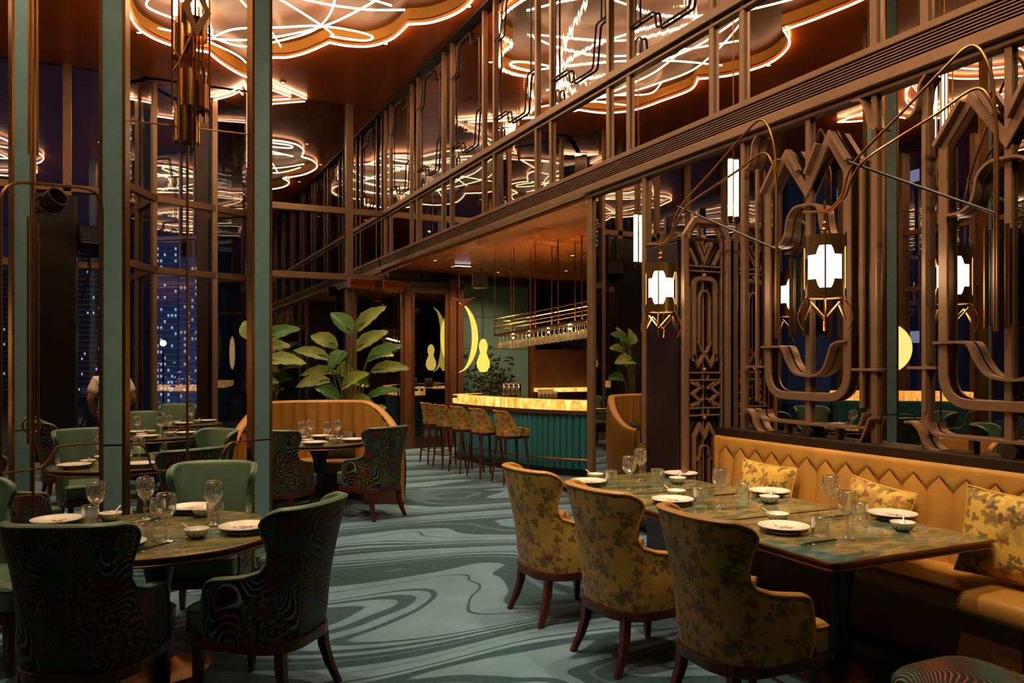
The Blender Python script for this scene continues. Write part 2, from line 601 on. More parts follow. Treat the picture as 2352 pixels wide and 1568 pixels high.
fl = MB()
fl.add([(-7, -4, 0), (9.5, -4, 0), (9.5, 17, 0), (-7, 17, 0), (-7, -4, -0.1), (9.5, -4, -0.1), (9.5, 17, -0.1), (-7, 17, -0.1)],
       [(0, 1, 2, 3), (7, 6, 5, 4), (0, 4, 5, 1), (1, 5, 6, 2), (2, 6, 7, 3), (3, 7, 4, 0)])
floor = struct(fl.build('floor', CARPET, smooth=False))

# ---- ceiling with a scalloped, neon-edged recess
def lobes(cusps):
    """closed outline through lists of points, sharp at each list's first point"""
    out = []
    k = len(cusps)
    for i in range(k):
        seg = cusps[i] + [cusps[(i + 1) % k][0]]
        out += spline([(x, y, 0) for x, y in seg], 6)[:-1]
    return [(p[0], p[1]) for p in out]
FLOWER = lobes([
    [(3.63, 11.30), (3.92, 11.08), (4.14, 10.62), (4.17, 10.1), (4.0, 9.4)],
    [(3.60, 8.80), (3.85, 8.3), (3.75, 7.6), (3.3, 7.05)],
    [(2.65, 6.95), (2.45, 6.3), (1.75, 6.0), (1.1, 6.35)],
    [(0.85, 7.05), (0.35, 7.1), (-0.02, 7.7), (0.05, 8.5)],
    [(0.2, 9.1), (-0.3, 9.5), (-0.55, 10.2), (-0.35, 10.9)],
    [(0.05, 11.3), (-0.18, 11.8), (-0.08, 12.5), (0.08, 13.2), (0.5, 13.62)],
    [(1.07, 13.68), (1.3, 14.07), (1.6, 14.45)],
    [(1.88, 14.66), (1.95, 13.62), (2.25, 13.36), (2.49, 13.02)],
    [(2.73, 12.47), (3.04, 12.47), (3.35, 12.32), (3.57, 11.9)],
])
OUTER = [(XW, -4), (XW, YF), (2.1, YF), (1.98, 16.62), (1.38, 16.30), (0.32, 15.78), (-0.15, 14.8), (-0.3, YF), (-7, YF), (-7, -4)]
def plate(name, loops, z, mat, parent=None):
    bm = bmesh.new()
    ed = []
    for lp in loops:
        vs = [bm.verts.new((x, y, z)) for x, y in lp]
        ed += [bm.edges.new((vs[i], vs[(i + 1) % len(vs)])) for i in range(len(vs))]
    bmesh.ops.triangle_fill(bm, use_beauty=True, edges=ed)
    for f in bm.faces:
        if f.normal.z > 0:
            f.normal_flip()
    me = bpy.data.meshes.new(name)
    bm.to_mesh(me); bm.free()
    return place(name, me, mat, parent)
ceiling = struct(plate('ceiling', [OUTER, FLOWER], ZC, COPPER))
REC = 0.17
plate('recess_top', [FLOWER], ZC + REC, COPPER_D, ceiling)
n = len(FLOWER)
MB().add([(x, y, ZC) for x, y in FLOWER] + [(x, y, ZC + REC) for x, y in FLOWER],
         [(i, (i + 1) % n, n + (i + 1) % n, n + i) for i in range(n)]).build('recess_rim', GOLDIN, ceiling)
# slim metal bead round the opening
MB().tube([(x, y, ZC - 0.004) for x, y in FLOWER], 0.012, 5, True).build('recess_bead', BRASS_D, ceiling)

# ---- mirrored wall on the right
wr = MB()
wr.box(XW + 0.06, XW + 0.2, -4, 7.52, 0, ZC)
wr.box(XW + 0.06, XW + 0.2, 7.52, YF, 3.52, ZC)
wall_right = struct(wr.build('wall_right', DARKW, smooth=False))
GAPS = [0.28 - 1.66, 0.28, 1.94, 3.6, 5.26, 6.92, 8.58, 10.24, 11.9, 13.56, 15.22]
HG = 0.19
def wallbar(name, a0, a1, b0, b1, d=0.06, mat=None, parent=wall_right, d0=-0.06, bevel=0.006):
    return MB().box(XW - d, XW - d0, a0, a1, b0, b1).build(name, mat or BRONZE, parent, False, bevel)
ys = []
for g in GAPS:
    ys += [g - HG, g + HG]
ys = [y for y in ys if y < YF]
for y in ys:
    wallbar('mullion', y - 0.028, y + 0.028, 3.74, ZC - 0.02, 0.035)
    wallbar('mullion_edge', y + 0.036, y + 0.05, 3.74, ZC - 0.02, 0.02, BRONZE_D, bevel=0)
    if y < 5.3:
        wallbar('mullion', y - 0.024, y + 0.024, 1.12, 3.5, 0.028)
wallbar('mullion', 6.42, 6.48, 0.16, 3.5, 0.04)
wallbar('rail', -4, YF, 4.59, 4.67, 0.075)
wallbar('rail', -4, YF, 4.54, 4.57, 0.04)
wallbar('rail', -4, YF, ZC - 0.06, ZC - 0.001, 0.10, BRONZE_D)
wallbar('rail', -4, YF, 3.715, 3.765, 0.10)
wallbar('rail', -4, YF, 3.50, 3.575, 0.10)
wallbar('rail', -4, 7.55, 3.46, 3.495, 0.05)
wallbar('end_post', 7.44, 7.54, 0.0, 3.5, 0.03)
wallbar('sill', -4, 5.28, 1.07, 1.13, 0.14, BRONZE_D)
wallbar('sill', 5.75, 7.44, 0.10, 0.16, 0.06, BRONZE_D)
def wpane(a0, a1, b0, b1, mat, tilt=0.0):
    return MB().box(XW, XW + 0.015, a0, a1, b0, b1).build('mirror_pane', mat, wall_right, False)
for i in range(len(ys) - 1):
    a, b = ys[i] + 0.03, ys[i + 1] - 0.03
    wpane(a, b, 4.67, ZC - 0.06, MIRROR_A if i % 2 == 1 else MIRROR)
    wpane(a, b, 3.765, 4.54, MIRROR)
    if b < 5.06:
        wpane(a, b, 1.13, 3.46, MIRROR)

wpane(ys[-1] + 0.03, YF, 3.765, ZC - 0.06, MIRROR)
wpane(6.48, 7.44, 0.16, 3.46, MIRROR)
wpane(5.1, 6.42, 0.16, 3.46, MIRROR)
# ---- stepped thin fretwork in front of the upper panes
for i in range(len(ys) - 1):
    a, b = ys[i] + 0.03, ys[i + 1] - 0.03
    if b - a < 0.6 or a < 2.0:
        continue
    w_ = b - a
    fr = thing('stepped_fretwork', 'x', 'fretwork', (XW - 0.03, (a + b) / 2, 0))
    fr['group'] = 'stepped fretwork before the high mirrors'
    def path(pts):
        return [(0, y, z) for y, z in fillet(pts, 0.05, 3)]
    h = w_ / 2
    lo = [(h, 5.02), (h - 0.42, 5.02), (h - 0.45, 4.84), (h - 0.95, 4.84), (h - 1.02, 5.3), (-h, 5.3)]
    up = [(-h, 6.35), (-h + 0.42, 6.35), (-h + 0.45, 6.55), (-h + 0.95, 6.55), (-h + 1.02, 6.1), (h, 6.1)]
    MB().tube(path(lo), 0.013, 6).build('lower_step', BRONZE_D, fr)
    MB().tube(path(up), 0.013, 6).build('upper_step', BRONZE_D, fr)
    MB().tube([(0, h - 0.10, 5.02), (0, h - 0.10, 6.1)], 0.011, 6).build('upright', BRONZE_D, fr)
    MB().tube([(0, -h + 0.10, 5.3), (0, -h + 0.10, 6.35)], 0.011, 6).build('upright', BRONZE_D, fr)
    MB().tube(path([(h - 0.1, 4.67), (h - 0.1, 4.86), (h - 0.2, 4.86), (h - 0.22, 4.67)]), 0.011, 6).build('foot_loop', BRONZE_D, fr)
    FRS = globals().setdefault('FRS', [])
    FRS.append(fr)
nth = ['nearest the frame edge above the vent', 'second from the right edge', 'third from the right edge', 'fourth from the right edge', 'fifth from the right edge',
       'sixth from the right edge', 'seventh from the right edge', 'eighth from the right edge', 'ninth from the right edge']
for k, fr in enumerate(FRS):
    fr['label'] = 'thin dark stepped metal fretwork on high mirror bay, ' + (nth[k] if k < len(FRS) - 1 else 'farthest one by the window wall')

# ---- long vent with slats
vent = thing('vent_grille', 'long bronze louvred air vent band running above the mirrored wall and bar', 'air vent', (XW, 5.75, 3.575))
MB().box(-0.02, 0.05, -9.7, 9.7, 0.0, 0.14).build('vent_back', BLACK, vent, False)
for k in range(7):
    z = 0.008 + k * 0.02
    MB().add([(-0.09, -9.7, z), (-0.09, 9.7, z), (-0.062, 9.7, z + 0.004), (-0.062, -9.7, z + 0.004),
              (-0.09, -9.7, z - 0.008), (-0.09, 9.7, z - 0.008), (-0.062, 9.7, z - 0.004), (-0.062, -9.7, z - 0.004)],
             [(0, 1, 2, 3), (7, 6, 5, 4), (0, 4, 5, 1), (1, 5, 6, 2), (2, 6, 7, 3), (3, 7, 4, 0)]).build('slat', BRONZE, vent, False)

# ---- glazed far wall, with a bay
wall_back = struct(MB().box(-7, XW, YF + 0.02, YF + 0.14, ZC, ZC + 0.3).build('wall_far', BRONZE_D, smooth=False))
def glaze(p0, p1, tiers, mat=PANE, parent=wall_back):
    p0, p1 = Vector(p0), Vector(p1)
    d = (p1 - p0).normalized(); nrm = Vector((d.y, -d.x))
    def F(a, b, o):
        q = p0 + d * a + nrm * o
        return (q.x, q.y, b)
    L = (p1 - p0).length
    for (z0, z1) in tiers:
        MB().prism([(0, z0), (L, z0), (L, z1), (0, z1)], -0.01, 0.0, F).build('pane', mat, parent, False)
    for zc, hh in ((4.63, 0.06), (3.34, 0.06), (0.06, 0.06)):
        MB().prism([(0, zc - hh), (L, zc - hh), (L, zc + hh), (0, zc + hh)], -0.12, 0.06, F).build('transom', BRONZE, parent, False, 0.006)
def fin(x, y, wl, parent=wall_back, dw=0.0):
    MB().box(x - wl / 2, x + wl / 2, y - 0.06, y + 0.22, 0, ZC).build('mullion', BRONZE, parent, False, 0.006)
    if dw:
        MB().box(x - wl / 2 - dw, x - wl / 2, y - 0.02, y + 0.3, 0, ZC).build('pier', BLACK, parent, False)
T3 = [(0.12, 3.28), (3.40, 4.57), (4.69, ZC)]
BAY = [(-0.15, 14.8), (0.32, 15.78), (1.38, 16.30), (1.98, 16.62)]
glaze((-7, YF), (-0.3, YF), T3)
for i in range(3):
    glaze(BAY[i], BAY[i + 1], T3)
glaze((1.98, 16.62), (2.1, YF), T3)
glaze((2.1, YF), (3.72, YF), T3)
glaze((3.86, YF), (XW, YF), [(3.4, 4.57), (4.69, ZC)], MIRROR)
for x in (-5.2, -4.1, -3.0, -2.1, -1.56):
    fin(x, YF, 0.10, dw=0.0)
fin(-1.05, YF, 0.13)
MB().box(-1.62, -0.92, YF - 0.1, YF + 0.3, 0.0, 4.5).build('pier', BLACK, wall_back, False)
MB().box(-0.93, -0.90, YF - 0.12, YF + 0.3, 0.0, 4.5).build('pier_edge', BRONZE_D, wall_back, False)
fin(-0.2, 14.85, 0.08)
fin(0.32, 15.78, 0.07, dw=0.42)
fin(1.38, 16.30, 0.10, dw=0.26)
fin(2.08, YF + 0.02, 0.10)
fin(3.79, YF, 0.14)

# ---- entrance doors beside the bar
YD = 14.8
def door_leaf(nm, x0, x1, hx):
    d = struct(MB().box(x0, x1, YD - 0.03, YD + 0.03, 3.02, 3.12).build(nm, WOODB, smooth=False))
    for a in (x0, x1 - 0.07):
        MB().box(a, a + 0.07, YD - 0.03, YD + 0.03, 0.0, 3.02).build('stile', WOODB, d, False, 0.004)
    MB().box(x0 + 0.07, x1 - 0.07, YD - 0.03, YD + 0.03, 0.0, 0.22).build('bottom_rail', BRONZE_D, d, False, 0.004)
    MB().box(x0 + 0.07, x1 - 0.07, YD - 0.008, YD + 0.008, 0.22, 3.02).build('pane', PANE, d, False)
    hb = MB()
    hb.tube([(hx, YD - 0.09, 0.25), (hx, YD - 0.09, 2.98)], 0.018, 8)
    h = hb.build('handle', BRASS, d)
    for z in (0.6, 1.2, 2.5):
        MB().tube([(hx, YD - 0.09, z), (hx, YD - 0.03, z)], 0.012, 6).build('handle_stud', BRASS, h)
    return d
door_leaf('door_1', 3.69, 4.68, 4.60)
door_leaf('door_2', 4.82, 5.60, 4.86)
trim = struct(MB().box(4.68, 4.82, YD - 0.06, YD + 0.1, 0, 3.2).build('trim_1', WOODB, smooth=False, bevel=0.006))
struct(MB().box(5.60, 5.74, YD - 0.10, YD + 0.1, 0, 3.3).build('trim_2', WOODB, smooth=False, bevel=0.006))
struct(MB().box(5.74, 5.80, YD + 0.02, YD + 0.2, 0, 3.3).build('trim_3', BLACK, smooth=False))
struct(MB().box(5.80, 5.92, YD - 0.02, YD + 0.1, 0, 3.3).build('trim_4', WOODB, smooth=False, bevel=0.006))
struct(MB().box(3.69, 5.92, YD - 0.05, YD + 0.9, 3.12, 3.24).build('trim_5', BRONZE_D, smooth=False, bevel=0.006))

# ---- bar alcove shell
ba = MB(); ba.box(XW + 0.005, 9.5, 7.4, YF + 0.2, 3.46, 3.52)
bar_ceiling = struct(ba.build('ceiling_bar', COPPER_B, smooth=False))
bw = MB(); bw.box(9.4, 9.5, 7.4, YF, 0, 3.46); bw.box(XW + 0.2, 9.5, 7.4, 7.5, 0, 3.46)
struct(bw.build('wall_bar_side', DARKW, smooth=False))
bb = struct(MB().box(5.9, 9.5, YF + 0.06, YF + 0.2, 0, 3.46).build('wall_bar_back', BLACK, smooth=False))
TEALP = basic('teal_panel', '#5c7d7b', 0.35, 0.1, 0.05, 2.0)
for (x0, x1) in ((5.93, 6.62), (6.63, 7.72)):
    for (z0, z1) in ((0.9, 1.95), (1.96, 2.62), (2.63, 3.3)):
        MB().box(x0, x1, YF + 0.0, YF + 0.06, z0, z1).build('wall_panel', TEALP, bb, False, 0.004)
MB().box(5.9, 7.75, YF, YF + 0.06, 0, 0.88).build('wall_panel', DARKW, bb, False, 0.004)
for x0, x1 in ((7.85, 8.6), (8.66, 9.4)):
    MB().box(x0, x1, YF + 0.0, YF + 0.05, 1.95, 3.1).build('dark_pane', mk_thin('dark_glass', (0.05, 0.05, 0.06, 1), 0.12), bb, False)
MB().box(7.74, 7.84, YF - 0.1, YF + 0.05, 0, 3.4).build('post', WOODB, bb, False, 0.005)
MB().box(7.84, 9.4, YF - 0.06, YF + 0.05, 1.85, 1.95).build('rail', WOODB, bb, False, 0.005)
MB().box(7.84, 9.4, YF - 0.10, YF + 0.05, 0.9, 1.85).build('wood_panel', basic('shelf_wood', '#4a2f1a', 0.4, 0, 0.25, 3), bb, False, 0.005)
MB().box(XW + 0.005, 9.4, YF - 0.3, YF, 3.30, 3.46).build('bulkhead', BRONZE_D, bb, False, 0.006)

# ---- the sides of the room the photograph does not face
wl = struct(MB().box(-7.1, -7.0, -4, YF, ZC - 0.25, ZC).build('wall_left', BRONZE_D, smooth=False))
for k in range(11):
    y = -3.0 + k * 1.75
    if y + 1.69 < YF:
        MB().box(-7.03, -7.02, y + 0.06, y + 1.69, 0.1, ZC - 0.25).build('pane', PANE, wl, False)
    MB().box(-7.1, -6.9, y - 0.06, y + 0.06, 0, ZC - 0.25).build('mullion', BRONZE, wl, False)
for z in (0.05, 3.34, 4.63):
    MB().box(-7.1, -6.95, -4, YF, z - 0.05, z + 0.05).build('transom', BRONZE, wl, False)
wn = struct(MB().box(-7, XW + 0.1, -4.1, -4, 0, ZC).build('wall_near', basic('near_wall', '#4a3424', 0.6), smooth=False))
# ================================================================== ceiling lights
neon = thing('neon_ceiling_light', 'large scalloped neon light with crossing warm white tubes in the copper ceiling', 'neon light', (2.0, 10.3, ZC))
def loc_(pts, z):
    return [(x - 2.0, y - 10.3, z) for x, y in pts]
cen = Vector((2.0, 10.3))
MB().tube(loc_([(x + (x - 2.0) * 0.012, y + (y - 10.3) * 0.006) for x, y in FLOWER], -0.06), 0.016, 6, True).build('outline_tube', NEON, neon)
INNER = [
    [(0.3, 13.0), (1.08, 13.06), (1.75, 12.75), (2.47, 11.95), (2.9, 11.0), (3.4, 9.4)],
    [(1.08, 13.06), (1.55, 13.2), (2.05, 12.7), (2.47, 11.95), (2.45, 10.8), (1.9, 9.5)],
    [(1.08, 13.06), (1.35, 12.6), (1.95, 12.25), (2.47, 11.95), (3.0, 11.9), (3.3, 12.0), (3.2, 12.2), (2.7, 12.25)],
    [(1.08, 13.06), (0.95, 12.2), (0.9, 11.2), (1.3, 9.8), (2.4, 8.6)],
    [(1.08, 13.06), (0.75, 12.6), (0.5, 11.9), (0.35, 10.9), (0.9, 9.2), (1.6, 8.2)],
    [(2.75, 12.25), (2.47, 11.95), (1.7, 11.3), (0.9, 10.9), (0.0, 10.7)],
    [(2.1, 13.1), (1.75, 12.3), (1.3, 11.6), (0.9, 10.4), (1.0, 9.0)],
    [(3.5, 11.0), (2.9, 11.25), (2.0, 11.25), (1.2, 10.7), (0.4, 9.8)],
    [(3.9, 10.3), (3.2, 9.5), (2.0, 9.6), (1.1, 9.0), (0.5, 8.0)],
    [(3.4, 8.0), (2.4, 7.6), (1.6, 8.2), (1.4, 9.4), (2.0, 10.6), (3.3, 11.0)],
    [(1.3, 6.7), (1.7, 7.6), (2.6, 8.5), (3.5, 9.0), (3.9, 9.8)],
    [(0.6, 13.3), (1.0, 13.5), (1.5, 13.9), (1.7, 14.2)],
    [(0.3, 12.0), (0.15, 12.6), (0.7, 12.95), (1.08, 13.06)],
]
for k, pl in enumerate(INNER):
    z = -0.075 + 0.011 * k
    MB().tube([(p[0] - 2.0, p[1] - 10.3, z) for p in spline([(x, y, 0) for x, y in pl], 8)], 0.013, 6).build('crossing_tube', NEON_IN, neon)

# a second flower over the left of the room, outside the frame but in the reflections
n2 = thing('neon_ceiling_light', 'second scalloped neon light, reflected in the dark window at far left', 'neon light', (-4.1, 8.6, ZC))
fl2 = [((x - 2.0) * 0.95, (y - 10.3) * 0.8) for x, y in FLOWER]
MB().tube([(x, y, -0.06) for x, y in fl2], 0.016, 6, True).build('outline_tube', NEON, n2)
for pl in (INNER[0], INNER[2], INNER[4], INNER[7], INNER[8], INNER[9]):
    MB().tube([((p[0] - 2.0) * 0.95, (p[1] - 10.3) * 0.8, -0.05) for p in spline([(x, y, 0) for x, y in pl], 8)], 0.013, 6).build('crossing_tube', NEON_IN, n2)
vn = thing('neon_chevron', 'double chevron of thin neon tubes on the ceiling edge by the far window', 'neon light', (1.9, 15.1, ZC))
for pl in ([(1.27, 16.1), (1.6, 15.62), (1.77, 15.12)], [(1.77, 15.12), (1.86, 15.4)], [(2.0, 14.6), (2.12, 14.75), (2.54, 15.1), (2.95, 15.42)],
           [(1.36, 16.25), (1.62, 15.85), (1.74, 15.52)], [(1.74, 15.52), (1.82, 15.7)], [(2.0, 14.95), (2.17, 15.12), (2.66, 15.44)]):
    MB().tube([(p[0] - 1.9, p[1] - 15.1, -0.03) for p in spline([(x, y, 0) for x, y in pl], 6)], 0.013, 6).build('tube', NEON, vn)

def spot(parent, power, ang, aim=(0, 0, -1), col=(1.0, 0.72, 0.42), blend=0.7, z=-0.03):
    l = bpy.data.lights.new('downlight_lamp', 'SPOT')
    l.energy = power; l.spot_size = radians(ang); l.spot_blend = blend; l.color = col; l.shadow_soft_size = 0.05
    o = bpy.data.objects.new('downlight_lamp', l); COL.objects.link(o)
    o.parent = parent; o.location = (0, 0, z)
    o.rotation_euler = Vector(aim).to_track_quat('-Z', 'Y').to_euler()
    return o
_dl = None
def downlight(x, y, label, power, ang=60, aim=(0, 0, -1), group=None, z=ZC):
    d = thing('downlight', label, 'downlight', (x, y, z), 0, group)
    global _dl
    if _dl is None:
        ring = MB().lathe([(0.035, -0.002), (0.055, -0.012), (0.062, -0.004), (0.062, 0.0)], 16).mesh('ring')
        lens = MB().lathe([(0.0001, -0.004), (0.036, -0.004)], 16).mesh('lens')
        _dl = (ring, lens)
    place('ring', _dl[0], BRASS_D, d); place('lens', _dl[1], DOWN, d)
    spot(d, power, ang, aim)
    return d
downlight(0.05, 13.5, 'small glowing ceiling downlight left of the hanging brass ornament', SPOT_W)
downlight(2.41, 14.8, 'small glowing ceiling downlight beside the neon chevron near the window', SPOT_W)
downlight(3.59, 12.29, 'small glowing ceiling downlight under the neon scallop, middle right', SPOT_W)
downlight(4.28, 10.5, 'small glowing ceiling downlight beside the top edge of the mirrored wall', SPOT_W)
OFF = 'recessed ceiling downlight outside the frame, several added to light tables and wall'  # several are added lamps, those near the camera tilted to light the wall
for (x, y, p, a, aim) in [
    (-0.75, 10.4, 1.0, 60, (0.15, 0, -1)), (4.15, 8.3, 1.0, 60, (0, 0, -1)), (-0.7, 8.2, 1.0, 60, (0.1, 0, -1)), (-0.6, 6.2, 1.0, 60, (0.1, -0.1, -1)),
    (0.3, 4.6, 1.5, 44, (0, 0, -1)), (2.2, 5.6, 1.3, 70, (0, 0, -1)), (3.4, 4.9, 1.5, 46, (0, 0, -1)), (3.3, 3.2, 1.5, 46, (0.05, 0, -1)),
    (1.6, 3.2, 1.3, 70, (0.5, 0.2, -1)), (0.6, 1.2, 2.2, 70, (0.8, 0.6, -0.75)), (2.4, 0.8, 2.0, 70, (0.6, 0.7, -0.8)), (-1.2, 2.0, 1.5, 70, (0.7, 0.9, -0.9)), (2.0, 9.2, 1.3, 50, (0, 0.05, -1)), (1.2, 7.4, 1.0, 70, (0.5, 0.2, -1))]:
    downlight(x, y, OFF, SPOT_W * p, a, aim, 'downlights outside the frame')

sd = thing('smoke_detector', 'white round smoke detector on the copper ceiling beside the brass ornament', 'smoke detector', (1.05, 14.9, ZC))
MB().lathe([(0.0001, -0.05), (0.07, -0.05), (0.085, -0.03), (0.09, 0.0)], 16).build('body', WHITE_C, sd)
MB().lathe([(0.03, -0.051), (0.035, -0.058), (0.04, -0.051)], 12).build('grille_ring', BRONZE_D, sd)

# ================================================================== wall ornaments
def ornament(y, label):
    t = thing('deco_fretwork', label, 'fretwork', (XW, y, 0))
    def F(a, b, d):
        return (-d, a, b)
    crown = [(0.33, 1.50), (0.33, 2.995), (0.149, 3.23), (-0.06, 2.93), (-0.273, 3.27), (-0.434, 3.0), (-0.434, 1.50), (-0.30, 1.40), (0.20, 1.40)]
    cr = fillet([crown[7 + 0], crown[8]], 0.1)
    out = []
    # rounded lower corners, sharp upper peaks
    lowL = fillet([(0.33, 1.9), (0.33, 1.42), (-0.05, 1.42)], 0.26, 7)
    lowR = fillet([(-0.05, 1.42), (-0.434, 1.42), (-0.434, 1.9)], 0.26, 7)
    loop = [(0.33, 2.995), (0.149, 3.23), (-0.06, 2.93), (-0.273, 3.27), (-0.434, 3.0)] + list(reversed(lowR)) + list(reversed(lowL))[1:]
    MB().bar(loop, 0.060, 0.03, 0.05, F, True).build('crown_plate', BRONZE, t, False, 0.004)
    # doubled roof blades standing off the peaks
    for (p, q) in (((0.36, 2.99), (0.19, 3.22)), ((0.09, 3.26), (-0.02, 3.08)), ((-0.09, 3.04), (-0.20, 3.24)), ((-0.32, 3.29), (-0.47, 3.06))):
        MB().bar([p, q], 0.026, 0.045, 0.10, F).build('peak_blade', BRONZE, t, False, 0.003)
    def ribbon(pts, wd=0.016, d0=0.008, d1=0.075, sm=5):
        return MB().bar([(p[0], p[1]) for p in spline([(a, b, 0) for a, b in pts], sm)], wd, d0, d1, F).build('ribbon', BRONZE, t)
    ribbon([(0.38, 1.79), (0.20, 1.79), (0.15, 1.77), (0.104, 1.677), (0.04, 1.60), (-0.048, 1.574), (-0.15, 1.575), (-0.24, 1.62), (-0.29, 1.72), (-0.33, 1.80), (-0.446, 1.82)])
    ribbon([(0.30, 2.56), (0.22, 2.56), (0.15, 2.59), (0.118, 2.66), (0.10, 2.75), (0.038, 2.815), (-0.048, 2.826), (-0.144, 2.815), (-0.20, 2.77), (-0.22, 2.66), (-0.25, 2.58), (-0.33, 2.555)])
    ribbon([(0.581, 1.291), (0.53, 1.29), (0.48, 1.25), (0.445, 1.18), (0.40, 1.13), (0.34, 1.125)])
    ribbon([(0.406, 1.30), (0.39, 1.25), (0.34, 1.225), (0.217, 1.222), (-0.50, 1.222), (-0.56, 1.245), (-0.585, 1.30), (-0.59, 1.33)])
    ribbon([(-0.679, 1.30), (-0.64, 1.29), (-0.61, 1.22), (-0.57, 1.14), (-0.53, 1.125)])
    ribbon([(0.57, 3.22), (0.52, 3.24), (0.49, 3.30), (0.475, 3.40), (0.43, 3.455)])
    ribbon([(-0.50, 3.455), (-0.57, 3.44), (-0.61, 3.36), (-0.64, 3.25), (-0.69, 3.22)])
    # uprights
    for a, z0, z1, wd, d0, d1 in ((-0.06, 1.13, 3.46, 0.045, 0.0, 0.03), (0.46, 1.36, 3.2, 0.024, 0.02, 0.045),
                                  (-0.55, 1.36, 3.05, 0.026, 0.02, 0.045), (0.16, 1.13, 1.22, 0.035, 0, 0.03), (-0.33, 1.13, 1.22, 0.035, 0, 0.03)):
        MB().bar([(a, z0), (a, z1)], wd, d0, d1, F).build('upright', BRONZE, t, False, 0.003)
    for a0, a1, z in ((0.58, 0.38, 1.635), (-0.47, -0.69, 1.62)):
        MB().bar([(a0, z), (a1, z)], 0.018, 0.0, 0.05, F).build('cross_bar', BRONZE, t, False, 0.002)
    Mx = Matrix.Translation((-0.06, -0.10, 1.165)) @ Matrix.Rotation(-pi / 2, 4, 'Y')
    MB().lathe([(0.0001, -0.05), (0.045, -0.05), (0.045, 0.03), (0.0001, 0.03)], 18, M=Mx).build('boss', BRONZE_D, t)
    # half-open brass cylinder on the centre upright
    cy = MB(); cy.lathe([(0.055, 1.88), (0.055, 2.42)], 18, (-0.09, -0.06, 0), a0=0.2, a1=5.4)
    cy.build('cylinder', BLACK, t)
    for da in (-0.06, 0.06):
        MB().tube([(-0.13, -0.06 + da, 1.86), (-0.13, -0.06 + da, 2.44)], 0.014, 8).build('cylinder_rod', BRASS, t)
    return t
ornament(4.43, 'bronze twin-peaked fretwork with U-shaped base on mirror left of the plain mirror strip')
ornament(2.94, 'bronze twin-peaked fretwork cut off by the right edge of the picture')

# ---- swan-neck lanterns
def px_at(u, v, X):
    x = (u - 1176) / 1829.0; y = (832 - v) / 1829.0
    dx = sin(TH) + x * cos(TH); dy = cos(TH) - x * sin(TH)
    t = X / dx
    return (X, t * dy, EYE + t * y)
A1 = [px_at(*p) for p in [(2285, 760, 4.35), (2285, 500, 4.35), (2285, 250, 4.35), (2270, 150, 4.33), (2230, 105, 4.30), (2160, 165, 4.22), (2060, 270, 4.10), (1985, 345, 4.0), (1950, 392, 3.95), (1932, 450, 3.93), (1900, 482, 3.9), (1845, 487, 3.86)]]
A2 = [px_at(*p) for p in [(2291, 760, 4.33), (2291, 500, 4.33), (2289, 300, 4.33), (2272, 225, 4.31), (2235, 205, 4.28), (2150, 262, 4.18), (2060, 318, 4.08), (1990, 365, 3.98), (1958, 405, 3.94), (1938, 455, 3.92), (1905, 485, 3.9), (1890, 486, 3.89)]]
LX, LY = 3.90, 3.67
def lantern(off, label):
    L = thing('wall_lantern', label, 'lantern', (LX + off[0], LY + off[1], 2.06))
    def rel(pts):
        return [(x - LX, y - LY, z - 2.06) for x, y, z in pts]
    MB().tube(spline(rel(A1), 8), 0.009, 7).build('swan_arm', BRASS_D, L)
    MB().tube(spline(rel(A2), 8), 0.009, 7).build('swan_arm', BRASS_D, L)
    MB().tube(rel([px_at(1950, 372, 3.95), px_at(2286, 490, 4.33)]), 0.009, 6).build('brace_rod', BLACK, L)
    MB().tube([(0, 0, 0.40), (0, 0, 0.62)], 0.008, 6).build('hanger', BRASS_D, L)
    fb = MB(); fb.sphere((0, 0, 0.475), 0.022, 10, 6); fb.lathe([(0.0001, 0.44), (0.03, 0.44), (0.012, 0.46)], 12); fb.build('finial', BRASS, L)
    R = 0.118
    N = 64
    def bite(t):      # four windows round the band
        u = abs(((t / (pi / 2)) % 1.0) - 0.5) * 2    # 0 centre of window .. 1 at a post
        return 1 - sstep(u, 0.42, 0.62)
    def band(z_edge, z_out, sgn):
        m = MB()
        for r in (R, R - 0.006):
            m.grid(lambda u, v: (r * cos(2 * pi * u), r * sin(2 * pi * u), (z_edge + sgn * 0.055 * bite(2 * pi * u)) * (1 - v) + z_out * v), N, 1, True)
        return m
    band(0.275, 0.40, 1).build('upper_band', LANT, L)
    band(0.125, 0.02, -1).build('lower_band', LANT, L)
    MB().lathe([(0.0001, 0.402), (R, 0.40), (R, 0.39)], 32).build('cap', LANT, L)
    MB().lathe([(0.0001, 0.03), (0.098, 0.03), (0.098, 0.37), (0.0001, 0.37)], 28).build('lit_glass', LAMP, L)
    MB().lathe([(0.098, 0.028), (R + 0.004, 0.018), (R + 0.004, 0.012), (0.098, 0.012)], 32).build('bottom_ring', BRASS, L)
    for k in range(4):
        t = pi / 4 + k * pi / 2
        MB().tube([(R * cos(t) * 1.04, R * sin(t) * 1.04, 0.0), (R * cos(t) * 1.04, R * sin(t) * 1.04, 0.42)], 0.006, 6).build('post', BRASS_D, L)
        c, s_ = cos(t), sin(t)
        MB().tube(spline([(c * 0.12, s_ * 0.12, 0.0), (c * 0.15, s_ * 0.15, -0.06), (c * 0.16, s_ * 0.16, -0.12), (c * 0.13, s_ * 0.13, -0.19)], 5), 0.006, 6).build('claw', BRASS_D, L)
    for k in range(8):
        t0 = k * pi / 4; t1 = t0 + pi / 4
        za, zb = (-0.02, -0.12) if k % 2 == 0 else (-0.12, -0.02)
        MB().tube([(R * cos(t0), R * sin(t0), za), (R * cos(t1), R * sin(t1), zb)], 0.007, 6).build('zigzag', BRASS, L)
    return L
lantern((0, 0), 'lit cylindrical lantern hanging on a brass swan neck before the twin-peaked fretwork')
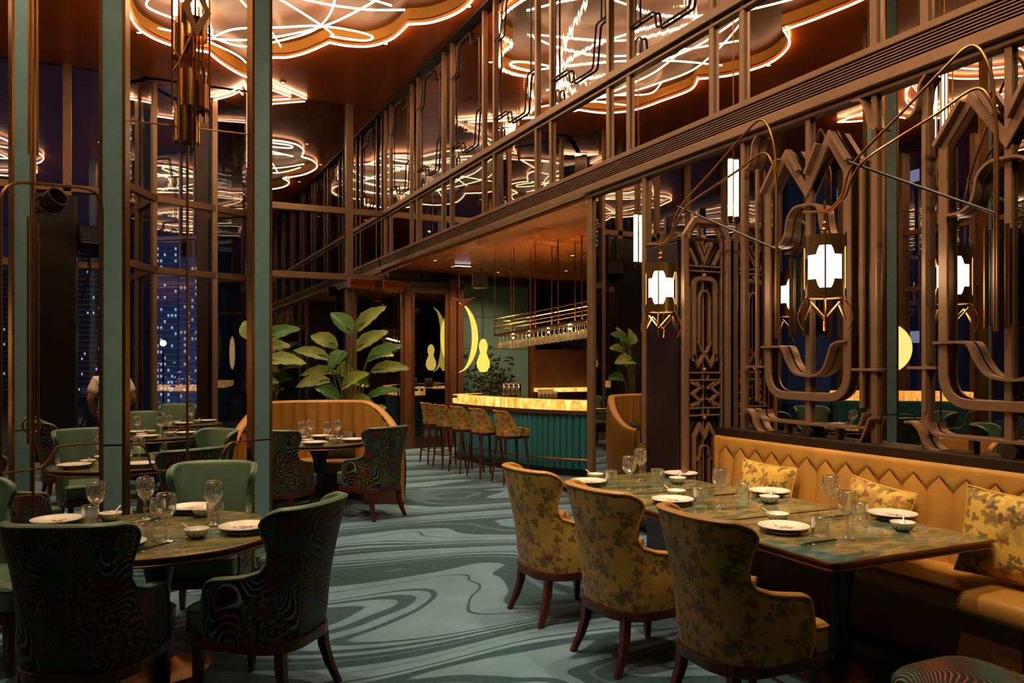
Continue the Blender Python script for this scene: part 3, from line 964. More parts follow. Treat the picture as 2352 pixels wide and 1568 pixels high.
lantern((-0.10, 1.58), 'lit cylindrical lantern hanging beside the tall dark pillar left of the banquette')

# ---- dark pillar faced with pierced deco fretwork
PY = 5.30
pil = thing('deco_pillar', 'tall dark pillar faced with pierced bronze art deco fretwork at banquette end', 'pillar', (4.25, PY, 0))
MB().box(-0.25, 0.245, 0.0, 0.44, 0, 2.66).build('core', DARKW, pil, False, 0.008)
MB().box(-0.255, 0.245, -0.02, 0.445, 2.66, 2.70).build('cornice', BRONZE_D, pil, False, 0.006)
def PF(a, b, d):
    return (a, -d, b)
fr = [(-0.225, 0.02), (-0.225, 2.70), (-0.13, 2.83), (0.13, 2.83), (0.215, 2.70), (0.215, 0.02)]
MB().bar(fr, 0.046, 0.04, 0.08, PF).build('arch_frame', BRONZE, pil, False, 0.005)
MB().bar([(a * 0.78, b - 0.03 if b > 1 else b) for a, b in fr], 0.016, 0.02, 0.05, PF).build('arch_frame', BRONZE, pil, False, 0.004)
def pb(pts, wd=0.03, d0=0.015, d1=0.05):
    MB().bar(pts, wd * 0.78, d0, d1, PF).build('fret_bar', BRONZE, pil, False, 0.003)
for z in (2.46, 2.42, 1.585, 1.525, 1.295, 1.235):
    pb([(-0.165, z), (0.155, z)], 0.018)
pb([(-0.01, 0.3), (-0.01, 2.78)], 0.014, 0.0, 0.03)
pb([(-0.09, 2.66), (-0.01, 2.50), (0.07, 2.66)], 0.035); pb([(-0.05, 2.66), (-0.01, 2.58), (0.03, 2.66)], 0.02)
for sx in (-1, 1):
    pb([(sx * 0.16, 2.60), (sx * 0.085, 2.47)], 0.035); pb([(sx * 0.15, 2.73), (sx * 0.11, 2.79)], 0.02)
    pb([(sx * 0.165, 1.70), (sx * 0.165, 2.28)], 0.014)
    pb([(sx * 0.15, 1.51), (sx * 0.05, 1.47), (sx * 0.13, 1.41), (sx * 0.05, 1.35), (sx * 0.15, 1.31)], 0.034)
    pb([(sx * 0.09, 1.51), (sx * 0.02, 1.45)], 0.02); pb([(sx * 0.09, 1.31), (sx * 0.02, 1.37)], 0.02)
    pb([(sx * 0.03, 1.57), (sx * 0.025, 1.53)], 0.014); pb([(sx * 0.03, 1.285), (sx * 0.025, 1.24)], 0.014)
pb(fillet([(-0.115, 1.68), (-0.115, 2.36), (0.105, 2.36), (0.105, 1.68)], 0.07, 5), 0.045)
pb(fillet([(-0.065, 1.82), (-0.065, 2.20), (-0.04, 2.26), (0.02, 2.26), (0.045, 2.20), (0.045, 1.82)], 0.03, 4), 0.02)
pb([p[:2] for p in spline([(-0.075, 1.84, 0), (-0.055, 1.80, 0), (-0.035, 1.755, 0), (-0.01, 1.745, 0), (0.015, 1.755, 0), (0.04, 1.80, 0), (0.06, 1.84, 0)], 4)], 0.018)
pb([(-0.13, 1.74), (-0.075, 1.645), (-0.01, 1.74), (0.055, 1.645), (0.11, 1.74)], 0.036)
pb([(-0.115, 0.05), (-0.115, 1.06), (-0.06, 1.15), (-0.01, 1.06), (0.04, 1.15), (0.095, 1.06), (0.095, 0.05)], 0.04)
pb([p[:2] for p in spline([(-0.09, 0.86, 0), (-0.06, 0.90, 0), (-0.045, 0.97, 0), (-0.01, 0.985, 0), (0.025, 0.97, 0), (0.04, 0.90, 0), (0.07, 0.86, 0)], 4)], 0.018)
pb([(-0.06, 0.05), (-0.06, 0.88)], 0.014); pb([(0.04, 0.05), (0.04, 0.88)], 0.014)
for z in (2.70, 2.385, 1.61, 1.215):
    MB().sphere((-0.01, -0.04, z), 0.02, 10, 6).build('bead', BRONZE, pil)

# ================================================================== banquette
bq = thing('banquette', 'long mustard leather banquette with pointed channel tufting under the mirrored wall', 'banquette', (XW, 3.0, 0))
Y0, Y1 = -2.6, 2.2     # local Y range
MB().box(-0.58, -0.08, Y0, Y1, 0.06, 0.37).build('base', BROWN_L, bq, False, 0.01)
for k, yy in enumerate((-1.62, -0.55, 0.5, 1.35)):
    MB().box(-0.584, -0.578, yy - 0.004, yy + 0.004, 0.06, 0.37).build('base_seam', BLACK, bq, False)
MB().box(-0.54, -0.08, Y0, Y1, 0.0, 0.06).build('plinth', BLACK, bq, False)
def cushbar(y0, y1):
    prof = fillet([(-0.14, 0.37), (-0.655, 0.37), (-0.655, 0.49), (-0.14, 0.50)], 0.05, 5)
    m = MB()
    N = 10
    m.grid(lambda u, v: (prof[min(len(prof) - 1, int(round(u * (len(prof) - 1))))][0], y0 + (y1 - y0) * v, prof[min(len(prof) - 1, int(round(u * (len(prof) - 1))))][1]), len(prof) - 1, N)
    return m
cushbar(Y0, -1.1).build('seat_cushion', MUST_L, bq, ang=60)
cushbar(-1.095, Y1).build('seat_cushion', MUST_L, bq, ang=60)
MB().box(-0.12, -0.04, Y0, Y1, 0.40, 1.06).build('back_board', MUST_L, bq, False, 0.02)
def backprof(z):        # face of the back leans: local x against height
    return -0.20 + (z - 0.48) * 0.11
CW = 0.173
k = 0
yy = Y1
while yy > Y0 + 0.02:
    ya, yb = yy - CW, yy
    last = (k == 0)
    m = MB()
    def ch(u, v, ya=ya, yb=yb):
        # u across, v up ; pointed top
        zt = 0.90 + 0.085 * (1 - abs(2 * u - 1))
        z = 0.46 + (zt - 0.46) * v
        bul = 0.030 * (1 - abs(2 * u - 1) ** 2.6) * (1 - 0.5 * v ** 6) + 0.0
        edge = -0.008 if (v > 0.97) else 0
        return (backprof(z) - bul + edge * 0, ya + (yb - ya) * u, z)
    m.grid(ch, 10, 10, flip=True)
    m.build('back_channel', MUST_L, bq, ang=70)
    yy -= CW; k += 1
NCH = k
# the padded roll above the points
m = MB()
def roll(u, v):
    y = Y1 - CW * NCH * u
    ph = (u * NCH) % 1.0
    zt = 0.893 + 0.085 * (1 - abs(2 * ph - 1))
    if v < 0.4:
        t = v / 0.4
        z = zt + (1.035 - zt) * t
        return (backprof(z) - 0.018 * min(1, t * 3.5), y, z)
    t = (v - 0.4) / 0.6 * pi * 0.5
    return (backprof(1.035) - 0.018 + 0.095 * (1 - cos(t)), y, 1.035 + 0.05 * sin(t))
m.grid(roll, NCH * 8, 12)
m.build('back_roll', MUST_L, bq, ang=60)
MB().box(-0.19, -0.06, Y1 - 0.005, Y1 + 0.035, 0.06, 1.07).build('end_panel', MUST_L, bq, False, 0.015)
MB().box(-0.64, -0.06, Y1 + 0.0, Y1 + 0.03, 0.06, 0.48).build('end_panel', MUST_L, bq, False, 0.015)

def pillow(label, loc, rot, sx, sz, mat, name='throw_cushion', th=0.075, group=None):
    m = MB()
    def P(u, v, sgn):
        a = 2 * u - 1; b = 2 * v - 1
        e = max(0.0, (1 - a ** 4) * (1 - b ** 4)) ** 0.45
        pinch = 1 - 0.06 * (1 - a * a) * 0 - 0.07 * (b * b) * (1 - a * a) - 0.0
        px_ = a * (1 - 0.07 * (1 - b * b)) * sx; pz_ = b * (1 - 0.07 * (1 - a * a)) * sz
        return (px_, sgn * th * e, pz_)
    uvf = lambda u, v: (u * 2 * sx + loc[1], v * 2 * sz + loc[2] * 3)
    m.grid(lambda u, v: P(u, v, -1), 16, 14, uvfn=uvf)
    m.grid(lambda u, v: P(u, v, 1), 16, 14, flip=True, uvfn=uvf)
    o = thing(name, label, 'cushion', loc, 0, group)
    o.rotation_euler = rot
    m.build('cover', mat, o, ang=80)
    pp = []
    for i in range(48):
        t = i / 48 * 4
        s, f = int(t), t - int(t)
        u, v = [(f, 0), (1, f), (1 - f, 1), (0, 1 - f)][s]
        p = P(u, v, 1); pp.append((p[0], 0, p[2]))
    MB().tube(pp, 0.006, 5, True).build('piping', mat, o)
    return o
pillow('floral gold cushion on banquette nearest the deco pillar', (4.185, 4.50, 0.725), (radians(-12), radians(2), radians(-84)), 0.25, 0.205, FLORAL_C)
pillow('floral gold cushion on banquette behind the middle wine glasses', (4.185, 3.53, 0.72), (radians(-12), radians(9), radians(-80)), 0.215, 0.195, FLORAL_C)
pillow('floral gold cushion with large blossoms at the right edge of the picture', (4.165, 2.66, 0.745), (radians(-11), radians(3), radians(-84)), 0.27, 0.235, FLORAL_C, th=0.09)
# ================================================================== dining chairs
def chair_path(t):
    """plan of the shell, t -1..1 from one arm tip round the back to the other; +x is the chair's front"""
    s = -1 if t < 0 else 1
    a = abs(t)
    if a < 0.66:
        ph = a / 0.66 * pi / 2
        x = -0.28 * cos(ph) ** 0.62 if cos(ph) > 1e-6 else 0.0
        y = 0.285 * sin(ph) ** 0.75
        return (x, s * y)
    f = (a - 0.66) / 0.34
    return (0.19 * f, s * (0.285 - 0.012 * f))
EXT = [(0.335, 0.965), (0.42, 0.985), (0.52, 1.0), (0.575, 1.0), (0.602, 0.985), (0.616, 0.93), (0.624, 0.84), (0.632, 0.74), (0.646, 0.65), (0.675, 0.575), (0.72, 0.54), (0.77, 0.545),
       (0.82, 0.57), (0.87, 0.60), (0.905, 0.61), (0.932, 0.60), (0.952, 0.575), (0.966, 0.53), (0.972, 0.48)]
def shell_pt(t, z, inset=0.0):
    x, y = chair_path(t)
    if inset:
        e = 1e-3
        x1, y1 = chair_path(max(-1, t - e)); x2, y2 = chair_path(min(1, t + e))
        d = Vector((x2 - x1, y2 - y1)).normalized()
        nrm = Vector((-d.y, d.x))
        if nrm.dot(Vector((0.1 - x, -y))) < 0: nrm = -nrm
        x += nrm.x * inset; y += nrm.y * inset
    q = max(0.0, (z - 0.45) / 0.52)
    lean = -0.105 * q ** 1.15 * (1 - 0.35 * sstep(abs(t), 0.5, 0.8))
    wst = 1.0 - 0.075 * sin(pi * min(1, max(0, (z - 0.42) / 0.50))) + 0.02 * sstep(z, 0.8, 0.98)
    bot = 1.0 - 0.05 * (1 - sstep(z, 0.33, 0.45))
    crown = 0.012 * sstep(z, 0.9, 0.972) * (1 - (t / 0.62) ** 2)
    return (x * bot + lean, y * wst * bot, z + crown)
def make_chair(name, label, outer, inner, wood, group, loc, rz, pip):
    c = thing(name, label, 'chair', loc, rz, group)
    NU, NR = 48, len(EXT) - 1
    def arc(t):
        s = 0.0; p = chair_path(0)
        for i in range(1, 21):
            q = chair_path(t * i / 20); s += math.hypot(q[0] - p[0], q[1] - p[1]); p = q
        return s if t > 0 else -s
    def row(v):
        k = min(NR, int(round(v * NR))); return EXT[k]
    m = MB()
    m.grid(lambda u, v: shell_pt((2 * u - 1) * row(v)[1], row(v)[0]), NU, NR, flip=True, uvfn=lambda u, v: (arc((2 * u - 1) * row(v)[1]) + 2.0, row(v)[0]))
    m.build('shell_back', outer, c, ang=80)
    T = 0.052
    m = MB()
    m.grid(lambda u, v: shell_pt((2 * u - 1) * row(v)[1], row(v)[0], T * 0.8 + 0.012 * sin(pi * u) * sin(pi * v)), NU, NR)
    # padded rim round the outline
    bd = [(-EXT[k][1], EXT[k][0]) for k in range(NR + 1)] + [((2 * i / NU - 1) * EXT[-1][1], EXT[-1][0]) for i in range(1, NU)] + [(EXT[k][1], EXT[k][0]) for k in range(NR, -1, -1)]
    R = 5
    o = len(m.v); nb = len(bd)
    for j in range(R + 1):
        f = j / R
        for i, (t, z) in enumerate(bd):
            a = Vector(shell_pt(t, z, 0.0)); b = Vector(shell_pt(t, z, T * 0.8))
            p0 = Vector(shell_pt(*bd[max(0, i - 1)])); p1_ = Vector(shell_pt(*bd[min(nb - 1, i + 1)]))
            tg = (p1_ - p0).normalized(); outw = (b - a).cross(tg)
            outw = outw.normalized() if outw.length > 1e-6 else Vector((0, 0, 1))
            if outw.dot(Vector(shell_pt(t, z)) - Vector((-0.15, 0, 0.62))) < 0: outw = -outw
            m.v.append(tuple(a * (1 - f) + b * f + outw * 0.014 * sin(pi * f)))
    for j in range(R):
        for i in range(nb - 1):
            m.f.append((o + j * nb + i, o + j * nb + i + 1, o + (j + 1) * nb + i + 1, o + (j + 1) * nb + i))
    m.build('inner_upholstery', inner, c, ang=70)
    MB().tube([shell_pt(t, z) for t, z in bd], 0.007, 6).build('piping', pip, c)
    # seat
    plan = fillet([(-0.24, -0.17), (-0.24, 0.17), (-0.05, 0.235), (0.19, 0.235), (0.20, 0.262), (0.285, 0.262), (0.285, -0.262), (0.20, -0.262), (0.19, -0.235), (-0.05, -0.235)], 0.03, 3, True)
    def ring(sc_, z):
        return [(x * sc_ + 0.0, y * sc_, z) for x, y in plan]
    m = MB()
    lv = [(0.97, 0.352), (1.0, 0.362), (1.0, 0.46), (0.985, 0.477), (0.94, 0.487), (0.7, 0.495), (0.3, 0.498), (0.02, 0.499)]
    k = len(plan)
    for s_, z in lv:
        m.v += ring(s_, z)
    for j in range(len(lv) - 1):
        for i in range(k):
            m.f.append((j * k + i, j * k + (i + 1) % k, (j + 1) * k + (i + 1) % k, (j + 1) * k + i))
    m.f.append(tuple(range((len(lv) - 1) * k, len(lv) * k)))
    st = m.build('seat', inner, c, ang=50)
    MB().tube([(x * 1.0, y * 1.0, 0.466) for x, y in plan], 0.005, 5, True).build('seat_piping', inner, st)
    # wooden base rail, follows the round back
    rail = fillet([(-0.255, -0.14), (-0.255, 0.14), (-0.16, 0.245), (0.27, 0.245), (0.27, -0.245), (-0.16, -0.245)], 0.08, 5, True)
    MB().bar(rail, 0.05, 0.285, 0.338, lambda a, b, d: (a, b, d), True).build('base_rail', wood, c, False, 0.006)
    MB().box(-0.2, 0.24, -0.22, 0.22, 0.30, 0.352).build('webbing', BLACK, c, False)
    for sy in (-1, 1):
        def leg(pts, ws):
            m = MB()
            for (x, y, z), w_ in zip(pts, ws):
                m.v += [(x - w_, y - w_, z), (x + w_, y - w_, z), (x + w_, y + w_, z), (x - w_, y + w_, z)]
            for j in range(len(pts) - 1):
                for e in range(4):
                    m.f.append((j * 4 + e, j * 4 + (e + 1) % 4, j * 4 + 4 + (e + 1) % 4, j * 4 + 4 + e))
            m.f += [(3, 2, 1, 0), tuple(range(len(pts) * 4 - 4, len(pts) * 4))]
            return m
        leg([(-0.205, sy * 0.19, 0.33), (-0.215, sy * 0.195, 0.2), (-0.24, sy * 0.21, 0.1), (-0.285, sy * 0.225, 0.0)], [0.024, 0.023, 0.020, 0.016]).build('leg', wood, c, True, 0.004, 50)
        leg([(0.235, sy * 0.215, 0.33), (0.237, sy * 0.218, 0.15), (0.24, sy * 0.22, 0.03)], [0.024, 0.021, 0.016]).build('leg', wood, c, True, 0.004, 50)
        MB().lathe([(0.0001, 0.0), (0.015, 0.0), (0.019, 0.015), (0.018, 0.035), (0.0001, 0.035)], 10, (0.24, sy * 0.22, 0)).build('brass_castor', BRASS_D, c)
    return c
YG = 'gold floral dining chairs'
ych = make_chair('dining_chair', 'gold floral dining chair farthest from the camera, seen from behind', FLORAL, MUST_L, WOOD, YG, (2.58, 4.67, 0), 0.0, MUST_L)
clone(ych, (2.58, 3.80, 0), radians(1.5), 'gold floral dining chair in the middle of the three at the long table')
clone(ych, (2.60, 2.94, 0), radians(-2), 'gold floral dining chair nearest the camera with full seat showing')
pillow('crumpled gold bolster on the farthest floral dining chair', (2.47, 4.67, 0.60), (radians(-14), 0, radians(-90)), 0.19, 0.11, MUST_L, 'chair_bolster', 0.05, YG)
pillow('crumpled gold bolster on the middle floral dining chair', (2.47, 3.80, 0.60), (radians(-14), 0, radians(-90)), 0.19, 0.11, MUST_L, 'chair_bolster', 0.05, YG)
pillow('crumpled gold bolster on the nearest floral dining chair', (2.49, 2.94, 0.60), (radians(-14), 0, radians(-92)), 0.19, 0.11, MUST_L, 'chair_bolster', 0.05, YG)

DG = 'green leather chairs with dark wave brocade backs'
def face(p, q):
    return atan2(q[1] - p[1], q[0] - p[0])
T1 = (0.115, 4.735)
dch = make_chair('tub_chair', 'dark brocade tub chair cut off at the lower left corner', WAVE, GREEN_L, WOOD, DG, (-0.17, 4.15, 0), face((-0.17, 4.15), T1), GREEN_L)
def dchair(p, q, label, da=0):
    return clone(dch, (p[0], p[1], 0), face(p, q) + radians(da), label)
dchair((0.60, 4.19), T1, 'dark brocade tub chair right of near round table, green seat in view', 6)
dchair((0.40, 5.50), T1, 'green tub chair behind the near round table, facing the camera')
dchair((-0.68, 5.28), T1, 'green tub chair cut off at the left edge beside near round table')
T2 = (1.93, 9.30)
dchair((2.33, 8.50), T2, 'dark brocade tub chair with back to us beside curved sofa table', 0)
dchair((1.39, 8.56), T2, 'dark brocade tub chair half hidden by the right teal post')
T3_ = (-0.15, 8.05)
T4_ = (0.20, 10.95)
T5_ = (0.64, 12.95)
dchair((0.33, 7.06), T3_, 'dark brocade tub chair just behind the brass screen, back to us')
dchair((0.54, 8.46), T3_, 'green tub chair right of second round table near the right teal post')
dchair((-0.42, 8.98), T3_, 'green tub chair behind second round table, left of the dark teal post')
dchair((-0.92, 7.55), T3_, 'dark brocade tub chair at the left edge beyond the screen')
dchair((0.10, 11.85), T4_, 'green tub chair behind third round table beside the standing person')
dchair((-0.72, 10.75), T4_, 'dark brocade tub chair left of third round table')
dchair((0.62, 13.85), T5_, 'green tub chair farthest back by the window')
pillow('small dark green cushion on the brocade chair right of near table', (0.665, 4.125, 0.615), (radians(-14), 0, face((0.6, 4.19), T1) - pi / 2 + radians(6)), 0.17, 0.115, GREEN_L, 'chair_cushion', 0.05)

# ================================================================== tables
def tulip(parent, h=0.70, s=1.0):
    MB().lathe([(0.16 * s, h), (0.13 * s, h - 0.03), (0.085 * s, h - 0.12), (0.06 * s, h - 0.25), (0.05 * s, 0.30), (0.055 * s, 0.15), (0.085 * s, 0.07)], 24).build('pedestal', BLACK, parent)
    MB().lathe([(0.085 * s, 0.075), (0.13 * s, 0.045), (0.20 * s, 0.025), (0.27 * s, 0.016), (0.275 * s, 0.0), (0.0001, 0.0)], 28).build('foot', BRASS_D, parent)
def round_table(p, R, label):
    t = thing('round_table', label, 'table', (p[0], p[1], 0), 0, 'round marble tables')
    MB().lathe([(0.0001, 0.75), (R - 0.012, 0.75)], 56).build('marble_top', MARBLE, t)
    MB().lathe([(R - 0.012, 0.7505), (R, 0.749), (R + 0.002, 0.742), (R - 0.003, 0.739)], 56).build('upper_brass_band', BRASS_D, t)
    MB().lathe([(R - 0.003, 0.739), (R - 0.012, 0.735), (R - 0.012, 0.722), (R - 0.003, 0.718)], 56).build('edge_band', BLACK, t)
    MB().lathe([(R - 0.003, 0.718), (R, 0.714), (R - 0.006, 0.705), (R - 0.05, 0.70), (0.0001, 0.70)], 56).build('lower_brass_band', BRASS_D, t)
    tulip(t)
    return t
round_table(T1, 0.64, 'round green marble table in the left foreground')
round_table(T2, 0.57, 'round table before the curved mustard sofa')
round_table(T3_, 0.56, 'round table directly behind the dark teal post')
round_table(T4_, 0.56, 'round table in the middle distance between the teal posts')
round_table(T5_, 0.56, 'small round table farthest back near the window')
def rect_table(y0, y1, label, x1=4.05):
    x0 = 2.88
    t = thing('rectangular_table', label, 'table', ((x0 + x1) / 2, (y0 + y1) / 2, 0), 0, 'rectangular marble tables')
    hx, hy = (x1 - x0) / 2, (y1 - y0) / 2
    pl = fillet([(-hx, -hy), (hx, -hy), (hx, hy), (-hx, hy)], 0.05, 5, True)
    def layer(z0, z1, ins, nm, mat, bev=0.0):
        MB().prism([(a * (1 - ins / hx), b * (1 - ins / hy)) for a, b in pl], z0, z1, lambda a, b, d: (a, b, d)).build(nm, mat, t, False, bev)
    layer(0.7400, 0.7503, 0.010, 'marble_top', MARBLE)
    layer(0.737, 0.749, 0.0, 'upper_brass_band', BRASS_D, 0.003)
    layer(0.718, 0.737, 0.010, 'edge_band', BLACK)
    layer(0.708, 0.718, 0.0, 'lower_brass_band', BRASS_D, 0.003)
    layer(0.700, 0.708, 0.03, 'underside', BLACK)
    tulip(t)
    return t
rect_table(2.66, 3.65, 'rectangular marble dining table nearest the camera')
rect_table(3.662, 4.652, 'rectangular marble dining table in the middle of the row')
rect_table(4.664, 5.54, 'rectangular marble dining table farthest along, beside the deco pillar', 3.97)

# ================================================================== tableware
ME = {}
def glass_mesh(kind):
    m = MB()
    if kind == 'goblet':
        m.lathe([(0.0001, 0.004), (0.034, 0.003), (0.036, 0.0), (0.034, 0.005), (0.012, 0.010), (0.006, 0.02), (0.0055, 0.045), (0.011, 0.055), (0.006, 0.065), (0.006, 0.085),
                 (0.012, 0.095), (0.028, 0.108), (0.039, 0.13), (0.042, 0.155), (0.040, 0.18), (0.036, 0.198), (0.0345, 0.198), (0.0385, 0.18), (0.0405, 0.155), (0.0375, 0.131), (0.027, 0.111), (0.0001, 0.1)], 22)
    elif kind == 'tumbler':
        m.lathe([(0.0001, 0.0), (0.035, 0.0), (0.037, 0.003), (0.039, 0.088), (0.0375, 0.088), (0.0355, 0.014), (0.0001, 0.012)], 22)
    return m.mesh(kind, True, 50)
def ware(kind, x, y, z, label, rz=0.0, group=None):
    if kind in ('goblet', 'tumbler'):
        if kind not in ME:
            ME[kind] = glass_mesh(kind)
            ME[kind + '_rim'] = MB().tube([(0.035 * cos(2 * pi * i / 24), 0.035 * sin(2 * pi * i / 24), 0.198) if kind == 'goblet' else (0.0383 * cos(2 * pi * i / 24), 0.0383 * sin(2 * pi * i / 24), 0.088) for i in range(24)], 0.0013, 5, True).mesh('rim')
        o = thing('wine_goblet' if kind == 'goblet' else 'water_tumbler', label, 'glass', (x, y, z), rz, group)
        place('vessel', ME[kind], GLASSW, o); place('rim', ME[kind + '_rim'], SILVER, o)
        k_ = 1.24 if kind == 'goblet' else 1.2
        o.scale = (k_, k_, k_)
    elif kind == 'plate':
        if 'plate' not in ME:
            ME['plate'] = MB().lathe([(0.0001, 0.026), (0.085, 0.026), (0.098, 0.033), (0.135, 0.041), (0.136, 0.038), (0.10, 0.027), (0.085, 0.019), (0.0001, 0.019)], 32).mesh('plate')
            ME['under'] = MB().lathe([(0.0001, 0.013), (0.085, 0.013), (0.122, 0.024), (0.127, 0.021), (0.09, 0.006), (0.085, 0.0), (0.0001, 0.0)], 32).mesh('under')
            ME['rimb'] = MB().lathe([(0.1225, 0.0245), (0.1275, 0.0215), (0.118, 0.0165), (0.1175, 0.0162)], 32).mesh('rimb')
            d = MB()
            for k in range(9):
                a = rnd.uniform(-2.4, 2.4); r = rnd.uniform(0.015, 0.06); s_ = rnd.uniform(0.005, 0.011)
                c_ = Vector((r * cos(a), r * sin(a), 0.0267)); q = rnd.uniform(0, 6.28)
                d.add([c_ + Vector((cos(q) * 2 * s_, sin(q) * 2 * s_, 0)), c_ + Vector((-sin(q) * s_, cos(q) * s_, 0)), c_ - Vector((cos(q) * 2 * s_, sin(q) * 2 * s_, 0)), c_ + Vector((sin(q) * s_, -cos(q) * s_, 0))], [(0, 1, 2, 3)])
            ME['motif'] = d.mesh('motif', False)
        o = thing('dinner_plate', label, 'plate', (x, y, z), rz, group)
        p = place('upper_plate', ME['plate'], WHITE_C, o)
        place('painted_motif', ME['motif'], basic('plate_motif', '#8a5a48', 0.3, 0, 0.4, 60), p)
        q = place('lower_plate', ME['under'], WHITE_C, o); place('dark_rim', ME['rimb'], BLUE_C, q)
    elif kind == 'bowl':
        if 'bowl' not in ME:
            ME['bowl'] = MB().lathe([(0.0001, 0.008), (0.028, 0.008), (0.047, 0.022), (0.062, 0.050), (0.0635, 0.052), (0.065, 0.050), (0.05, 0.02), (0.03, 0.003), (0.027, 0.0), (0.0001, 0.0)], 28).mesh('bowl')
            pm = MB()
            for k in range(14):
                a = 2 * pi * k / 14; da = 0.16
                def B(r, z, t):
                    return ((r + 0.0015) * cos(t), (r + 0.0015) * sin(t), z)
                pm.add([B(0.031, 0.003, a - da), B(0.031, 0.003, a + da), B(0.05, 0.02, a + da), B(0.0575, 0.034, a), B(0.05, 0.02, a - da)], [(0, 1, 2, 3, 4)])
            ME['petal'] = pm.mesh('petal', False)
            sp = MB(); sp.tube([(0.02, 0, 0.02), (0.055, 0.0, 0.055), (0.085, 0, 0.075)], [0.006, 0.0045, 0.005], 6)
            sp.sphere((0.005, 0, 0.018), 0.018, 10, 6, sx=1.2, sz=0.35)
            ME['spoon'] = sp.mesh('spoon')
        o = thing('rice_bowl', label, 'bowl', (x, y, z), rz, group)
        b = place('vessel', ME['bowl'], WHITE_C, o); place('blue_petals', ME['petal'], BLUE_C, b)
        so = tag(place('soup_spoon', ME['spoon'], WHITE_C, None, 0, (x, y, z + 0.002)), label.replace('white and blue petal bowl', 'soup spoon in bowl').replace('white and blue bowl', 'soup spoon in bowl'), 'spoon', group)
        so.rotation_euler = (0, 0, rz)
    elif kind == 'sticks':
        if 'sticks' not in ME:
            a = MB(); a.box(-0.10, 0.125, -0.0075, -0.0025, 0.012, 0.0175); ME['sticks'] = a.mesh('stick', False)
            b = MB(); b.box(-0.125, -0.10, -0.0078, -0.0022, 0.0117, 0.0178); ME['tip'] = b.mesh('tip', False)
        o = thing('chopsticks', label, 'chopsticks', (x, y, z - 0.006), rz, group)
        for dy in (0.0, 0.010):
            s_ = place('stick', ME['sticks'], BLACK, o); s_.location = (0, dy, 0)
            e_ = place('turquoise_end', ME['tip'], TURQ, s_)
        if 'rest' not in ME:
            ME['rest'] = MB().box(-0.006, 0.006, -0.02, 0.024, 0.006, 0.012).mesh('rest', False)
        r = place('rest', ME['rest'], WHITE_C, o, 0.002); r.location = (-0.05, 0, 0)
    return o
def setting(cx, cy, ang, tname, seat, z=0.7505, r=0.0, items='pbtgc', dist=0.45):
    """one cover: origin at the table's reference point, ang = direction from there to the guest"""
    def at(f, s):
        return (cx + cos(ang) * f - sin(ang) * s, cy + sin(ang) * f + cos(ang) * s)
    g = 'covers on ' + tname
    if 'p' in items: ware('plate', *at(dist, 0), z, 'stacked white plates %s on %s' % (seat, tname), ang + rnd.uniform(-.4, .4), g)
    if 'b' in items: ware('bowl', *at(dist - 0.17, -0.10), z, 'white and blue bowl %s on %s' % (seat, tname), ang + rnd.uniform(0.2, 1.2), g)
    if 't' in items: ware('tumbler', *at(dist - 0.10, 0.19), z, 'clear tumbler %s on %s' % (seat, tname), 0, g)
    if 'g' in items: ware('goblet', *at(dist - 0.21, 0.11), z, 'engraved wine goblet %s on %s' % (seat, tname), 0, g)
    if 'c' in items: ware('sticks', *at(dist - 0.01, 0.24 if 't' not in items else 0.29), z, 'black chopsticks %s on %s' % (seat, tname), ang + pi + rnd.uniform(-.08, .08), g)
def at_z(u, v, z=0.7505):
    x = (u - 1176) / 1829.0; y = (832 - v) / 1829.0
    t = (z - EYE) / y
    return (t * (sin(TH) + x * cos(TH)), t * (cos(TH) - x * sin(TH)))
# near round table (positions measured on the table plane)
N1 = 'the near round table'; G1 = 'covers on the near round table'
for kind, u, v, lab, rz in [
    ('plate', 131, 1206, 'stacked white plates at the left edge of the near round table', 0.3),
    ('plate', 442, 1176, 'stacked white plates before the green chair on the near round table', 1.3),
    ('plate', 562, 1222, 'stacked white plates on the right side of the near round table', 2.0),
    ('plate', 268, 1262, 'stacked white plates half hidden by the corner chair on the near round table', 2.0),
    ('bowl', 253, 1197, 'white and blue bowl left of the dark teal post on the near round table', 0.9),
    ('bowl', 452, 1235, 'white and blue bowl at the front of the near round table', 2.6),
    ('bowl', 466, 1186, 'white and blue bowl before the rear plates on the near round table', 0.3),
    ('goblet', 221, 1205, 'engraved wine goblet farthest left on the near round table', 0),
    ('goblet', 334, 1193, 'engraved wine goblet at the back of the near round table', 0),
    ('goblet', 381, 1243, 'engraved wine goblet in the front middle of the near round table', 0),
    ('goblet', 490, 1205, 'engraved wine goblet before the green chair on the near round table', 0),
    ('tumbler', 208, 1203, 'clear tumbler beside the leftmost goblet on the near round table', 0),
    ('tumbler', 330, 1246, 'clear tumbler beside the front goblet on the near round table', 0),
    ('tumbler', 362, 1186, 'clear tumbler behind the front goblet on the near round table', 0),
    ('tumbler', 494, 1197, 'clear tumbler behind the right goblet on the near round table', 0),
    ('sticks', 342, 1262, 'black chopsticks with turquoise ends at the front of the near round table', 0.75),
    ('sticks', 368, 1192, 'black chopsticks at the back of the near round table', 0.9),
    ('sticks', 618, 1211, 'black chopsticks at the right rim of the near round table', 1.9)]:
    x, y = at_z(u, v)
    ware(kind, x, y, 0.7505, lab, rz, G1)
G2 = 'covers on the long tables'
